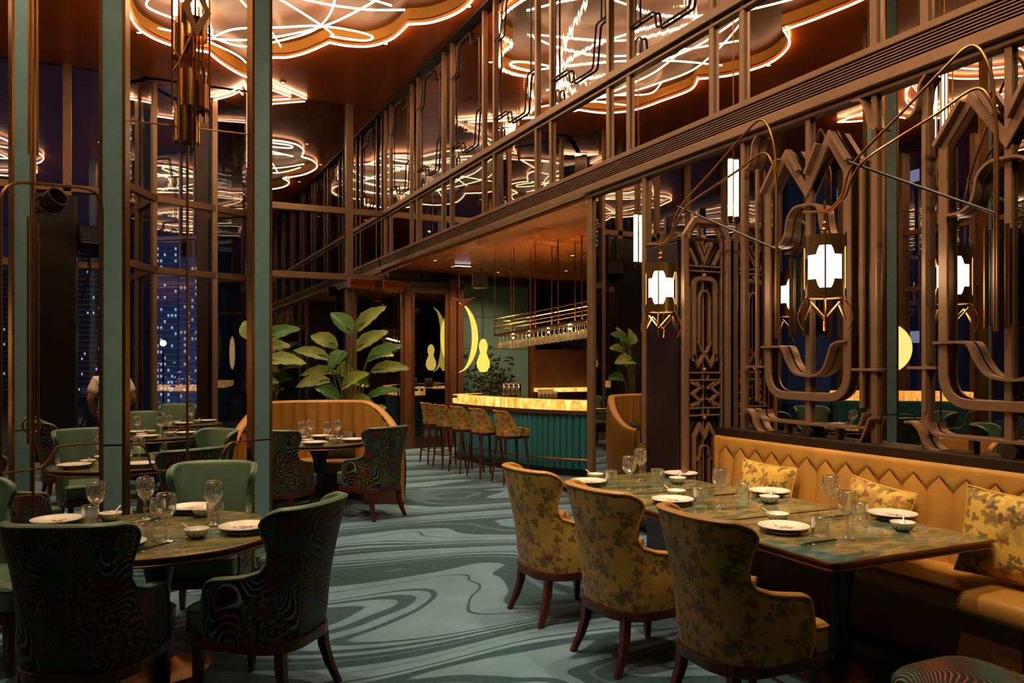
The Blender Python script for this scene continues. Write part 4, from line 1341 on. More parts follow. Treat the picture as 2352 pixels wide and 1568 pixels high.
for kind, u, v, lab, rz in [
    ('plate', 1800, 1222, 'stacked white plates beside the nearest floral chair', 1.0),
    ('plate', 2050, 1192, 'stacked white plates by the right cushion, banquette side', 0.5),
    ('plate', 1768, 1138, 'stacked white plates at the middle banquette place', 0.5),
    ('plate', 1563, 1096, 'stacked white plates at the far banquette place', 0.5),
    ('plate', 1545, 1158, 'stacked white plates beside the middle floral chair', 0.8),
    ('plate', 1352, 1114, 'stacked white plates beside the farthest floral chair', 0.8),
    ('bowl', 1786, 1198, 'white and blue bowl beyond the nearest floral chair plates', 2.4),
    ('bowl', 2073, 1219, 'white and blue bowl at the right banquette place', 0.6),
    ('bowl', 1767, 1156, 'white and blue bowl at the middle banquette place', 0.6),
    ('bowl', 1556, 1111, 'white and blue bowl at the far banquette place', 0.6),
    ('bowl', 1553, 1142, 'white and blue bowl beside the middle floral chair', 2.2),
    ('bowl', 1368, 1102, 'white and blue bowl beside the farthest floral chair', 2.2),
    ('goblet', 1946, 1236, 'round engraved goblet at the front of the nearest long table', 0),
    ('goblet', 1908, 1188, 'tall engraved goblet behind the front goblet of the nearest long table', 0),
    ('goblet', 1655, 1166, 'tall engraved goblet in the middle of the long tables', 0),
    ('goblet', 1445, 1126, 'engraved goblet left of the pair at the far long table', 0),
    ('goblet', 1471, 1103, 'engraved goblet right of the pair at the far long table', 0),
    ('tumbler', 1884, 1231, 'clear tumbler beside the front plates on the nearest long table', 0),
    ('tumbler', 1974, 1194, 'clear tumbler before the right banquette plates', 0),
    ('tumbler', 1608, 1156, 'clear tumbler beside the tall goblet on the middle long table', 0),
    ('tumbler', 1706, 1144, 'clear tumbler before the left cushion', 0),
    ('tumbler', 1509, 1108, 'clear tumbler before the far banquette plates', 0),
    ('tumbler', 1404, 1112, 'clear tumbler beside the farthest floral chair plates', 0),
    ('sticks', 1880, 1248, 'black chopsticks with turquoise ends at the near corner of the long table', 0.02),
    ('sticks', 1935, 1187, 'black chopsticks behind the tall goblet of the nearest long table', pi),
    ('sticks', 1673, 1138, 'black chopsticks on the middle long table', pi)]:
    x, y = at_z(u, v)
    ware(kind, x, y, 0.7505, lab, rz, G2)
for a, seat, it in ((radians(250), 'at the camera side', 'pbtgc'), (radians(330), 'at the right', 'pbtgc'), (radians(75), 'at the sofa side', 'pbtg'), (radians(160), 'at the left', 'pbtg')):
    setting(T2[0], T2[1], a, 'the table before the curved sofa', seat, items=it, dist=0.39)
for a, seat, it in ((radians(300), 'at the near right', 'pbtgc'), (radians(210), 'at the near left', 'pbg'), (radians(100), 'at the far side', 'pbg')):
    setting(T3_[0], T3_[1], a, 'the table behind the dark teal post', seat, items=it, dist=0.38)
for a, seat, it in ((radians(260), 'at the near side', 'pbg'), (radians(350), 'at the right', 'pbg'), (radians(120), 'at the far side', 'pbg')):
    setting(T4_[0], T4_[1], a, 'the middle distance table', seat, items=it, dist=0.38)
for a, seat, it in ((radians(270), 'at the near side', 'pbg'), (radians(10), 'at the right', 'pb')):
    setting(T5_[0], T5_[1], a, 'the table farthest back', seat, items=it, dist=0.36)

# patterned stool at the lower right corner
ps = thing('patterned_stool', 'low stool with plump wave-patterned cushion at the bottom right corner', 'stool', (2.93, 2.02, 0))
sp = MB()
def sq(u, v):
    a = 2 * pi * u; t = v * pi
    e = abs(sin(t)) ** 0.6
    cx = abs(cos(a)) ** 0.55 * (1 if cos(a) > 0 else -1); cy = abs(sin(a)) ** 0.55 * (1 if sin(a) > 0 else -1)
    return (0.25 * e * cx, 0.25 * e * cy, 0.40 - 0.075 * cos(t))
sp.grid(sq, 40, 12, True, uvfn=lambda u, v: (sq(u, v)[0] + 3, sq(u, v)[1] + 3))
sp.build('cushion', WAVE, ps, ang=80)
MB().bar(fillet([(-0.2, -0.2), (0.2, -0.2), (0.2, 0.2), (-0.2, 0.2)], 0.05, 4, True), 0.04, 0.29, 0.345, lambda a, b, d: (a, b, d), True).build('frame', WOOD, ps, False, 0.005)
for sx in (-1, 1):
    for sy in (-1, 1):
        MB().tube([(sx * 0.19, sy * 0.19, 0.3), (sx * 0.21, sy * 0.21, 0.0)], [0.022, 0.014], 8).build('leg', WOOD, ps)
# ================================================================== teal posts and brass screen
def at_depth(u, v, Z):
    x = (u - 1176) / 1829.0; y = (832 - v) / 1829.0
    return Vector((Z * (sin(TH) + x * cos(TH)), Z * (cos(TH) - x * sin(TH)), EYE + Z * y))
P1, P2, P3 = (0.90, 6.64), (-0.13, 6.15), (-0.95, 8.5)
def post(p, rz, seam, label):
    t = thing('screen_post', label, 'post', (p[0], p[1], 0), rz, 'tall teal posts of the brass screen')
    W, D = 0.075, 0.05
    for s_ in (-1, 1):
        MB().box(s_ * W - 0.011, s_ * W + 0.011, -D, D, 0, ZC).build('brass_edge', BRASS_D, t, False, 0.003)
    for sy in (-1, 1):
        MB().box(-W + 0.011, W - 0.011, sy * D * 0.8 - 0.006, sy * D * 0.8 + 0.006, 0.04, seam - 0.006).build('leather_panel', TEAL_L, t, False, 0.003)
        MB().box(-W + 0.011, W - 0.011, sy * D * 0.8 - 0.006, sy * D * 0.8 + 0.006, seam + 0.006, ZC).build('leather_panel', TEAL_L, t, False, 0.003)
    MB().box(-W + 0.011, W - 0.011, -D * 0.68, D * 0.68, 0, ZC).build('core', BLACK, t, False)
    return t
post(P1, radians(18), 1.05, 'tall teal leather post with brass edges right of the green chair')
post(P2, radians(-18), 1.10, 'tall dark teal post with brass edges standing behind the near round table')
post(P3, radians(25), 1.05, 'slim teal post near the left edge of the picture')

scr = thing('brass_screen', 'thin brass rod screen with curling wires between the two main teal posts', 'screen', (P2[0], P2[1], 0), atan2(P1[1] - P2[1], P1[0] - P2[0]))
SL = math.hypot(P1[0] - P2[0], P1[1] - P2[1])
def wire(pts, par, r=0.007, nm='wire', mat=BRASS_D, sm=6):
    return MB().tube(spline([(a, 0, b) for a, b in pts], sm), r, 7).build(nm, mat, par)
wire([(0.07, 3.36), (SL - 0.07, 3.48)], scr, 0.006, 'cross_rod')
wire([(0.53, 0.62), (0.53, 6.7)], scr, 0.010, 'upright')
wire([(0.07, 1.09), (0.16, 1.09), (0.20, 1.07), (0.23, 1.02), (0.25, 0.95), (0.29, 0.90), (0.35, 0.885), (0.53, 0.885)], scr)
wire([(SL - 0.07, 1.05), (SL - 0.22, 1.05), (SL - 0.28, 1.03), (SL - 0.32, 0.98), (SL - 0.35, 0.92), (SL - 0.42, 0.89), (0.53, 0.885)], scr)
MB().box(0.07, SL - 0.07, -0.03, 0.03, 0.0, 0.035).build('floor_rail', BRASS_D, scr, False, 0.003)

P4 = (-1.15, 5.65)
sc2 = thing('brass_screen', 'brass rod screen with rounded arch frame and ring at the left edge', 'screen', (P2[0], P2[1], 0), atan2(P4[1] - P2[1], P4[0] - P2[0]))
arch = fillet([(0.09, 0.35), (0.09, 2.85), (0.70, 2.80), (0.70, 0.35)], 0.14, 6)
MB().tube([(a, 0, b) for a, b in arch], 0.010, 7).build('arch_frame', BRASS_D, sc2)
for a, z0, z1, r in ((0.515, 0.3, 6.7, 0.009), (0.485, 1.15, 2.58, 0.008), (0.545, 1.15, 2.60, 0.008), (0.49, 3.0, 6.7, 0.008), (0.54, 3.0, 6.7, 0.008)):
    wire([(a, z0), (a, z1)], sc2, r, 'upright')
MB().tube([(0.515 + 0.055 * cos(2 * pi * i / 24), -0.02, 1.27 + 0.055 * sin(2 * pi * i / 24)) for i in range(24)], 0.006, 7, True).build('ring', BRASS, sc2)
wire([(0.70, 0.98), (0.515, 0.985), (0.46, 1.0), (0.42, 1.04), (0.38, 1.10), (0.34, 1.12), (0.09, 1.12)], sc2)
wire([(0.70, 0.82), (0.52, 0.82), (0.46, 0.80), (0.42, 0.74), (0.40, 0.65), (0.38, 0.5)], sc2)
wire([(0.70, 4.16), (0.515, 4.16)], sc2, 0.006, 'cross_rod')
MB().box(0.07, 1.05, -0.03, 0.03, 0.0, 0.035).build('floor_rail', BRASS_D, sc2, False, 0.003)

# hanging brass ornament on the screen's upright
orn = thing('brass_pendant', 'tall brass pendant ornament of stacked cylinders, rods and a diamond plate', 'pendant', (0.36, 6.385, 0), radians(22))
def ocyl(r, z0, z1, cx=0.0, cut=0.35):
    m = MB()
    for rr in (r, r - 0.006):
        m.grid(lambda u, v: (cx + rr * cos(2 * pi * u), rr * sin(2 * pi * u), z0 + (z1 + 0.09 * (0.5 + 0.5 * (1 if sin(2 * 2 * pi * u + 0.6) > cut else -1)) - z0) * v), 48, 1, True)
    m.lathe([(r, z0), (r - 0.006, z0)], 48, (cx, 0, 0))
    return m.build('cylinder', BRASS, orn)
ocyl(0.092, 3.30, 3.46, -0.02); ocyl(0.112, 3.56, 3.74, 0.03); ocyl(0.085, 3.92, 4.06, -0.04); ocyl(0.112, 4.08, 4.22, 0.02); ocyl(0.1, 5.2, 5.35, 0.0)
MB().lathe([(0.0001, 3.575), (0.105, 3.575)], 24, (0.03, 0, 0)).build('disc', BLACK, orn)
MB().lathe([(0.0001, 3.315), (0.085, 3.315)], 24, (-0.02, 0, 0)).build('disc', BLACK, orn)
for a, z0, z1 in ((-0.14, 3.55, 5.6), (-0.10, 3.30, 4.7), (-0.055, 3.40, 5.4), (-0.02, 3.25, 4.15), (0.035, 3.55, 4.3), (0.075, 3.50, 4.6), (0.145, 3.52, 5.6), (0.0, 3.1, 6.7)):
    MB().tube([(a, -0.10 + abs(a) * 0.5, z0), (a, -0.10 + abs(a) * 0.5, z1)], 0.008, 7).build('rod', BRASS, orn)
MB().tube([(-0.14, -0.03, 4.02), (-0.14, -0.03, 3.96), (-0.10, -0.06, 3.90), (-0.10, -0.06, 3.3)], 0.007, 7).build('rod', BRASS, orn)
MB().tube([(-0.14, -0.03, 3.78), (-0.10, -0.06, 3.86), (-0.05, -0.11, 4.02), (0.0, -0.12, 4.12)], 0.007, 7).build('rod', BRASS, orn)
MB().tube([(0.03, -0.12, 3.90), (0.075, -0.09, 3.82), (0.08, -0.08, 3.45)], 0.007, 7).build('rod', BRASS, orn)
MB().bar([(0.0, 4.10), (0.085, 4.26), (0.0, 4.42), (-0.085, 4.26)], 0.045, 0.115, 0.125, lambda a, b, d: (a, -d, b), True).build('diamond_plate', basic('brushed_gold', '#b98a58', 0.5, 0.3, 0.08, 8), orn, False, 0.002)
for cx in (-0.07, 0.06):
    MB().lathe([(0.0001, 4.24), (0.042, 4.24), (0.042, 5.25), (0.0001, 5.25)], 16, (cx, 0.03, 0)).build('lit_tube', LAMP, orn)
def tube_lantern(x, y, z0, z1, label):
    t = thing('tube_lantern', label, 'lantern', (x, y, 0))
    for cx in (-0.055, 0.055):
        MB().lathe([(0.0001, z0), (0.034, z0), (0.034, z1), (0.0001, z1)], 14, (cx, 0, 0)).build('lit_tube', LAMP, t)
        MB().lathe([(0.0001, z0 - 0.08), (0.02, z0 - 0.08), (0.037, z0), (0.037, z0 + 0.03)], 14, (cx, 0, 0)).build('cup', BRASS_D, t)
    MB().tube([(0, 0, z1 - 0.1), (0, 0, ZC)], 0.01, 6).build('hanger', BRASS_D, t)
    MB().box(-0.09, 0.09, -0.02, 0.02, z1, z1 + 0.03).build('yoke', BRASS_D, t, False, 0.003)
tube_lantern(1.18, 9.05, 3.75, 4.6, 'pair of lit glass tubes reflected at left of the twin-peaked fretwork')
tube_lantern(1.49, 11.0, 3.3, 4.1, 'pair of lit glass tubes reflected beside the bar end post')

# ================================================================== curved sofa
SOC = Vector((1.93, 9.38)); PH0 = atan2(0.98, 0.2)
sofa = thing('curved_sofa', 'curved mustard leather booth sofa with channelled back before the plants', 'sofa', (SOC.x, SOC.y, 0), PH0)
SA = radians(98)
def sofatop(a):
    return 1.16 - 0.42 * sstep(abs(a), radians(35), radians(96))
def arcgrid(r0, r1, z0, z1, nm, mat, n=40):
    m = MB()
    sec = fillet([(r1, z0), (r0, z0), (r0, z1), (r1, z1)], 0.04, 4)
    K = len(sec) - 1
    m.grid(lambda u, v: (sec[int(round(v * K))][0] * cos(-SA + 2 * SA * u), sec[int(round(v * K))][0] * sin(-SA + 2 * SA * u), sec[int(round(v * K))][1]), n, K)
    for u in (0, 1):
        a = -SA + 2 * SA * u
        o = len(m.v); m.v += [(r * cos(a), r * sin(a), z) for r, z in sec]; m.f.append(tuple(range(o, o + len(sec))))
    return m.build(nm, mat, sofa, ang=60)
arcgrid(0.46, 0.92, 0.30, 0.46, 'seat', MUST_L)
arcgrid(0.52, 0.92, 0.0, 0.30, 'base', BROWN_L)
m = MB()
m.grid(lambda u, v: ((1.0 + 0.02 * sin(pi * v)) * cos(-SA + 2 * SA * u), (1.0 + 0.02 * sin(pi * v)) * sin(-SA + 2 * SA * u), 0.03 + (sofatop(-SA + 2 * SA * u) - 0.03) * v), 60, 6)
def rim(u, v):
    a = -SA + 2 * SA * u; t = pi * v
    r = 0.945 + 0.055 * cos(t)
    return (r * cos(a), r * sin(a), sofatop(a) + 0.03 * sin(t))
m.grid(rim, 60, 6)
m.grid(lambda u, v: (0.92 * cos(SA * (1 if u else -1)) + 0, 0.92 * sin(SA * (1 if u else -1)), 0.0), 1, 1)
for a in (-SA, SA):
    o = len(m.v)
    m.v += [(0.9 * cos(a), 0.9 * sin(a), 0.03), (1.0 * cos(a), 1.0 * sin(a), 0.03), (1.0 * cos(a), 1.0 * sin(a), sofatop(a)), (0.9 * cos(a), 0.9 * sin(a), sofatop(a))]
    m.f.append((o, o + 1, o + 2, o + 3))
m.build('back_shell', MUST_L, sofa, ang=60)
NC = 20
for k in range(NC):
    a0, a1 = -SA + 2 * SA * k / NC, -SA + 2 * SA * (k + 1) / NC
    m = MB()
    m.grid(lambda u, v: ((0.895 - 0.03 * (1 - (2 * u - 1) ** 4)) * cos(a0 + (a1 - a0) * u), (0.895 - 0.03 * (1 - (2 * u - 1) ** 4)) * sin(a0 + (a1 - a0) * u), 0.44 + (sofatop(a0 + (a1 - a0) * u) - 0.44) * v), 8, 5)
    m.build('back_channel', MUST_L, sofa, ang=80)
pillow('dark green cushion leaning on the curved sofa back', (2.30, 10.02, 0.62), (radians(-15), 0, radians(-15)), 0.22, 0.16, basic('dark_green_velvet', '#232a1e', 0.7), th=0.07)

# ================================================================== banana plants
def leafmesh(L, W, droop):
    m = MB()
    def lf(u, v):
        a = 2 * u - 1
        wd = W * (sin(pi * min(1, v * 0.96 + 0.04)) ** 0.7) * (1 - 0.25 * v)
        x = L * v; z = -droop * L * v * v + 0.16 * wd * abs(a) * 2 - 0.02 * abs(a)
        rip = 0.012 * sin(v * 24 + a * 4)
        return (x, a * wd / 2, z + rip)
    m.grid(lf, 4, 10)
    return m.mesh('leaf', True, 70)
def plant(base, Z, leaves, label):
    t = thing('banana_plant', label, 'plant', (base[0], base[1], 0))
    pot = MB(); pot.lathe([(0.0001, 0.0), (0.2, 0.0), (0.25, 0.42), (0.27, 0.46), (0.24, 0.46), (0.22, 0.40), (0.0001, 0.40)], 24); pot.build('pot', BLACK, t)
    B0 = Vector((base[0], base[1], 0.42))
    for i, (b, tp, wd, dz) in enumerate(leaves):
        p = at_depth(b[0], b[1], Z + dz); q = at_depth(tp[0], tp[1], Z + dz * 1.6)
        d = q - p
        me = leafmesh(d.length * 1.03, wd, 0.10 + 0.1 * rnd.random())
        o = place('leaf', me, LEAF if i % 3 else LEAF2, t)
        xa = d.normalized(); up = Vector((rnd.uniform(-.35, .35) - 0.25, -0.75, 0.8))
        ya = up.cross(xa).normalized(); za = xa.cross(ya)
        R = Matrix((xa, ya, za)).transposed().to_4x4()
        o.matrix_local = Matrix.Translation(p - Vector((base[0], base[1], 0))) @ R
        r0 = Vector((rnd.uniform(-.07, .07), rnd.uniform(-.07, .07), 0))
        mid = (B0 + r0) * 0.45 + p * 0.55 + Vector((0, 0, 0.12))
        off = Vector((base[0], base[1], 0))
        MB().tube([Vector(s_) - off for s_ in spline([B0 + r0, mid * 0.7 + B0 * 0.3, mid, p, p + d * 0.35], 4)], [0.016] * 4 + [0.012] * 8 + [0.008] * 4 + [0.004], 6).build('stalk', STEM, t)
    return t
LV = [((808, 768), (764, 712), 0.34, 0.1), ((820, 760), (876, 698), 0.30, -0.05), ((816, 805), (885, 753), 0.30, 0.15), ((843, 828), (917, 787), 0.28, -0.1),
      ((774, 798), (714, 764), 0.30, 0.1), ((756, 824), (677, 795), 0.24, -0.1), ((795, 808), (752, 842), 0.30, -0.25), ((771, 856), (690, 849), 0.26, 0.0), ((757, 874), (680, 880), 0.28, -0.15),
      ((782, 914), (724, 884), 0.24, -0.2), ((785, 892), (838, 852), 0.30, -0.25), ((853, 852), (936, 838), 0.28, -0.05), ((841, 912), (911, 886), 0.2, -0.2), ((847, 950), (883, 932), 0.22, -0.25),
      ((805, 930), (850, 915), 0.3, -0.2), ((796, 870), (850, 880), 0.34, 0.15), ((850, 815), (905, 810), 0.3, 0.25), ((790, 830), (800, 870), 0.3, 0.25)]
plant((2.86, 11.75), 11.85, LV, 'large green banana plant standing behind the curved sofa')
LV2 = [((606, 785), (680, 745), 0.30, 0.0), ((606, 806), (664, 788), 0.26, 0.1), ((606, 830), (695, 821), 0.28, -0.1), ((600, 850), (625, 838), 0.24, 0.0), ((585, 780), (560, 735), 0.3, 0.1), ((585, 800), (592, 730), 0.26, 0.2), ((590, 880), (640, 870), 0.26, 0.2)]
plant((1.55, 11.08), 10.75, LV2, 'green banana plant half hidden behind the right teal post')

# ================================================================== bar
BP = [p[:2] for p in spline([(5.62, 13.35, 0), (5.25, 13.3, 0), (5.02, 13.05, 0), (5.02, 12.7, 0), (5.10, 12.1, 0), (5.30, 11.2, 0), (5.58, 10.5, 0), (6.0, 9.95, 0), (6.7, 9.5, 0), (7.6, 9.3, 0)], 6)]
barc = thing('bar_counter', 'bar counter with glowing amber onyx edge and fluted teal front', 'bar', (5.3, 11.4, 0))
def BF(a, b, d):
    return (a - 5.3, b - 11.4, d)
def offs(path, w_):
    out = []
    for i, p in enumerate(path):
        a = Vector(path[max(0, i - 1)]); b = Vector(path[min(len(path) - 1, i + 1)])
        d = (b - a).normalized(); out.append((p[0] - d.y * w_, p[1] + d.x * w_))
    return out
SD = 1   # inside of the bar lies to the left of the path direction
MB().bar(offs(BP, 0.03), 0.06, 0.965, 1.11, BF).build('onyx_edge', ONYX, barc, ang=60)
MB().bar(offs(BP, 0.12), 0.12, 1.09, 1.112, BF).build('onyx_top', ONYX, barc, ang=60)
MB().bar(offs(BP, 0.36), 0.36, 1.06, 1.105, BF).build('counter_top', BLACK, barc, ang=60)
MB().bar(offs(BP, 0.04), 0.075, 0.905, 0.962, BF).build('timber_band', WOODB, barc, ang=60)
MB().bar(offs(BP, 0.20), 0.08, 0.0, 0.91, BF).build('core', DARKW, barc, ang=60)
FLT = basic('teal_flute', '#3a7f8a', 0.35, 0.1, 0.08, 3.0)
pts = offs(BP, 0.12)
acc = 0.0; nxt = 0.05
fm = MB().lathe([(0.0001, 0.10), (0.055, 0.10), (0.055, 0.90), (0.0001, 0.90)], 10).mesh('flute')
for i in range(len(pts) - 1):
    a, b = Vector(pts[i]), Vector(pts[i + 1]); L = (b - a).length
    while nxt <= acc + L:
        p = a + (b - a) * ((nxt - acc) / L)
        o = place('flute', fm, FLT, barc); o.location = (p.x - 5.3, p.y - 11.4, 0)
        nxt += 0.105
    acc += L
MB().bar(offs(BP, 0.10), 0.14, 0.0, 0.10, BF).build('plinth', BLACK, barc, ang=60)
MB().tube([(a - 5.3, b - 11.4, 0.25) for a, b in offs(BP, -0.02)], 0.016, 6).build('foot_rail', BRASS_D, barc)

def make_stool(loc, label):
    t = thing('bar_stool', label, 'bar stool', loc, 0, 'floral bar stools along the counter')
    m = MB()
    def sh(u, v, ins=0.0):
        a = (2 * u - 1)
        ph = a * radians(118)
        x = -0.20 * cos(ph) - 0.0; y = 0.215 * sin(ph)
        if abs(ph) > pi / 2:
            x = 0.0 + 0.12 * (abs(ph) - pi / 2) / radians(28); y = 0.215 * (1 if a > 0 else -1)
        zt = 1.0 - 0.23 * sstep(abs(a), 0.45, 0.80)
        z = 0.66 + (zt - 0.66) * v
        k = 1 - ins
        return (x * k - 0.05 * max(0, z - 0.75) / 0.25 * (1 - sstep(abs(a), .4, .8)), y * k, z)
    m.grid(lambda u, v: sh(u, v), 32, 8, flip=True, uvfn=lambda u, v: (u * 0.9 + loc[1], sh(u, v)[2]))
    m.grid(lambda u, v: sh(u, v, 0.13), 32, 8, uvfn=lambda u, v: (u * 0.9, sh(u, v)[2]))
    o = len(m.v)
    for i in range(33):
        m.v.append(sh(i / 32, 1)); m.v.append(sh(i / 32, 1, 0.13)); m.uv[len(m.v) - 1] = m.uv[len(m.v) - 2] = (i / 32 * .9 + loc[1], 1.0)
    for i in range(32):
        m.f.append((o + 2 * i, o + 2 * i + 2, o + 2 * i + 3, o + 2 * i + 1))
    m.build('backrest', FLORAL, t, ang=70)
    MB().tube([sh(i / 32, 1) for i in range(33)], 0.010, 6).build('piping', MUST_L, t)
    sm = MB(); pl = fillet([(-0.17, -0.17), (0.22, -0.19), (0.22, 0.19), (-0.17, 0.17)], 0.07, 4, True); k = len(pl)
    for s_, z in ((0.97, 0.66), (1.0, 0.68), (1.0, 0.73), (0.95, 0.755), (0.5, 0.765), (0.02, 0.766)):
        sm.v += [(x * s_, y * s_, z) for x, y in pl]
    for j in range(5):
        for i in range(k):
            sm.f.append((j * k + i, j * k + (i + 1) % k, (j + 1) * k + (i + 1) % k, (j + 1) * k + i))
    sm.f.append(tuple(range(5 * k, 6 * k)))
    sm.build('seat', MUST_L, t, ang=50)
    MB().box(-0.17, 0.2, -0.18, 0.18, 0.62, 0.66).build('seat_frame', WOOD, t, False, 0.006)
    ft = {}
    for sx in (-1, 1):
        for sy in (-1, 1):
            MB().tube([(sx * 0.15, sy * 0.15, 0.63), (sx * 0.20, sy * 0.20, 0.0)], [0.022, 0.013], 8).build('leg', WOOD, t)
    MB().tube([(0.185 * a, 0.185 * b, 0.22) for a, b in ((1, 1), (-1, 1), (-1, -1), (1, -1))], 0.008, 6, True).build('foot_ring', BRASS_D, t)
    return t
nm5 = ['nearest the camera', 'second from the camera', 'in the middle of the row', 'second from the doors', 'nearest the doors']
st0 = make_stool((4.72, 10.02, 0), 'gold floral bar stool ' + nm5[0])
for k, (x, y) in enumerate(((4.62, 10.68), (4.56, 11.28), (4.52, 11.90), (4.50, 12.50))):
    clone(st0, (x, y, 0), radians(6 - 2 * k), 'gold floral bar stool ' + nm5[k + 1])

# hanging glass rack
RA, RB = Vector((5.32, 11.95, 2.10)), Vector((5.72, 9.5, 2.26))
rk = thing('glass_rack', 'long brass hanging rack for stemware above the bar on thin rods', 'glass rack', RA)
dR = RB - RA; dn = dR.normalized(); sdv = Vector((dn.y, -dn.x, 0)).normalized() * -1
def rl(f, s, z):
    p = dR * f + sdv * s; return (p.x, p.y, p.z + z)
tr = MB()
tr.add([rl(0, 0, 0), rl(1, 0, 0), rl(1, 0.36, 0), rl(0, 0.36, 0), rl(0, 0, 0.03), rl(1, 0, 0.03), rl(1, 0.36, 0.03), rl(0, 0.36, 0.03)], [(0, 3, 2, 1), (4, 5, 6, 7), (0, 1, 5, 4), (1, 2, 6, 5), (2, 3, 7, 6), (3, 0, 4, 7)])
tr.build('tray', WOODB, rk, False)
for z in (0.15, 0.27):
    MB().tube([rl(-0.01, 0, z), rl(1, 0, z), rl(1, 0.36, z), rl(-0.01, 0.36, z), rl(-0.06, 0.18, z)], 0.010, 6, True).build('guard_rail', BRASS, rk)
for f in (0.0, 0.22, 0.45, 0.68, 0.9):
    for s_ in (0.02, 0.34):
        p = rl(f, s_, 0.0)
        MB().tube([p, (p[0], p[1], 3.46 - RA.z)], 0.010, 6).build('rod', BRASS_D, rk)
gm = MB().lathe([(0.033, 0.0), (0.034, -0.004), (0.006, -0.012), (0.005, -0.09), (0.02, -0.10), (0.036, -0.13), (0.038, -0.16), (0.031, -0.20)], 12).mesh('hung_glass')
def mk_hung():
    t = NT('hung_glass_mat')
    lw = t.n('ShaderNodeLayerWeight', {'Blend': 0.4})
    f = t.math('MINIMUM', t.math('MULTIPLY_ADD', lw.outputs[1], 0.8, 0.1), 0.95)
    tr = t.n('ShaderNodeBsdfTransparent', {'Color': (0.97, 0.92, 0.82, 1)})
    gl = t.n('ShaderNodeBsdfGlossy', {'Color': (1, 1, 1, 1), 'Roughness': 0.08})
    df = t.n('ShaderNodeBsdfDiffuse', {'Color': (0.9, 0.82, 0.6, 1)})  # gold diffuse put into the clear glass to imitate its golden glow
    tl = t.n('ShaderNodeBsdfTranslucent', {'Color': (0.9, 0.82, 0.6, 1)})
    a = t.n('ShaderNodeMixShader', {0: f, 1: tr.outputs[0], 2: gl.outputs[0]})
    b = t.n('ShaderNodeMixShader', {0: 0.5, 1: df.outputs[0], 2: tl.outputs[0]})
    nz = t.noise(t.obj(), 40, 1.0).outputs[0]
    c = t.n('ShaderNodeMixShader', {0: t.math('MULTIPLY', nz, 0.8), 1: a.outputs[0], 2: b.outputs[0]})
    t.surf(c.outputs[0])
    return t.m
HG_M = mk_hung()
for s_ in (0.07, 0.29):
    for k in range(23):
        p = RA + Vector(rl((k + 0.7) / 23.6, s_, -0.006))
        o = tag(place('hanging_glass', gm, HG_M, None, 0, p), 'upside-down stemmed glass hanging in the row under the bar rack', 'glass', 'stemware hanging from the bar rack')
def strip(nm, z, st):
    m = MB()
    m.add([rl(0.04, 0.15, z), rl(0.98, 0.15, z), rl(0.98, 0.21, z), rl(0.04, 0.21, z), rl(0.04, 0.15, z + 0.012), rl(0.98, 0.15, z + 0.012), rl(0.98, 0.21, z + 0.012), rl(0.04, 0.21, z + 0.012)],
          [(0, 3, 2, 1), (4, 5, 6, 7), (0, 1, 5, 4), (1, 2, 6, 5), (2, 3, 7, 6), (3, 0, 4, 7)])
    m.build(nm, emit(nm + '_glow', (1.0, 0.62, 0.25, 1), st), rk, False)
strip('added_uplight', 0.032, 48.0)  # glowing strip added on the tray to brighten the bar ceiling
BULB = emit('rack_bulb', (1.0, 0.66, 0.27, 1), 110.0)
for f in (0.12, 0.3, 0.5, 0.7, 0.72, 0.88):
    b_ = MB(); b_.sphere(rl(f, 0.18, -0.05), 0.014, 10, 7); b_.build('bulb', BULB, rk)
    MB().tube([rl(f, 0.18, 0.0), rl(f, 0.18, -0.045)], 0.008, 6).build('bulb_socket', BRASS_D, rk)
# things on the counter
for k in range(7):
    a = k / 6
    p = at_z(1158 + 34 * a, 908 - (k % 2) * 3, 1.113)
    o = thing('cocktail_shaker', 'row', 'shaker', (p[0], p[1], 1.112))
    MB().lathe([(0.0001, 0.0), (0.033, 0.0), (0.042, 0.17), (0.036, 0.18), (0.028, 0.20), (0.0001, 0.205)], 14).build('cup', SILVER, o)
    MB().lathe([(0.043, 0.165), (0.045, 0.172), (0.043, 0.179)], 14).build('collar', BRASS, o)
    o['label'] = 'polished steel cocktail shaker on the bar, ' + ['first', 'second', 'third', 'fourth', 'fifth', 'sixth', 'last'][k] + ' from the left of the cluster'
    o['group'] = 'cocktail shakers on the bar'
for k in range(9):
    p = at_z(1240 + (k % 5) * 9, 913 - (k // 5) * 6, 1.113)
    o = thing('rocks_glass', 'lowball glass in the amber-lit cluster on the bar counter', 'glass', (p[0], p[1], 1.112), 0, 'lowball glasses on the bar')
    MB().lathe([(0.0001, 0.0), (0.03, 0.0), (0.036, 0.10), (0.034, 0.10), (0.029, 0.01), (0.0001, 0.01)], 14).build('vessel', HG_M, o)
    MB().lathe([(0.0001, 0.012), (0.028, 0.012), (0.031, 0.06), (0.0001, 0.06)], 12).build('contents', basic('amber_tray', '#c08a2c', 0.3), o)

bk = thing('reflection_counter', 'added counter standing in for an amber reflection right of the bar', 'counter', (8.5, 15.1, 0))  # glowing counter added in place of an amber reflection
MB().box(-0.75, 0.85, -0.2, 0.2, 1.04, 1.12).build('onyx_edge', ONYX, bk, False, 0.01)
MB().box(-0.72, 0.85, -0.18, 0.2, 0.0, 1.04).build('body', DARKW, bk, False, 0.01)
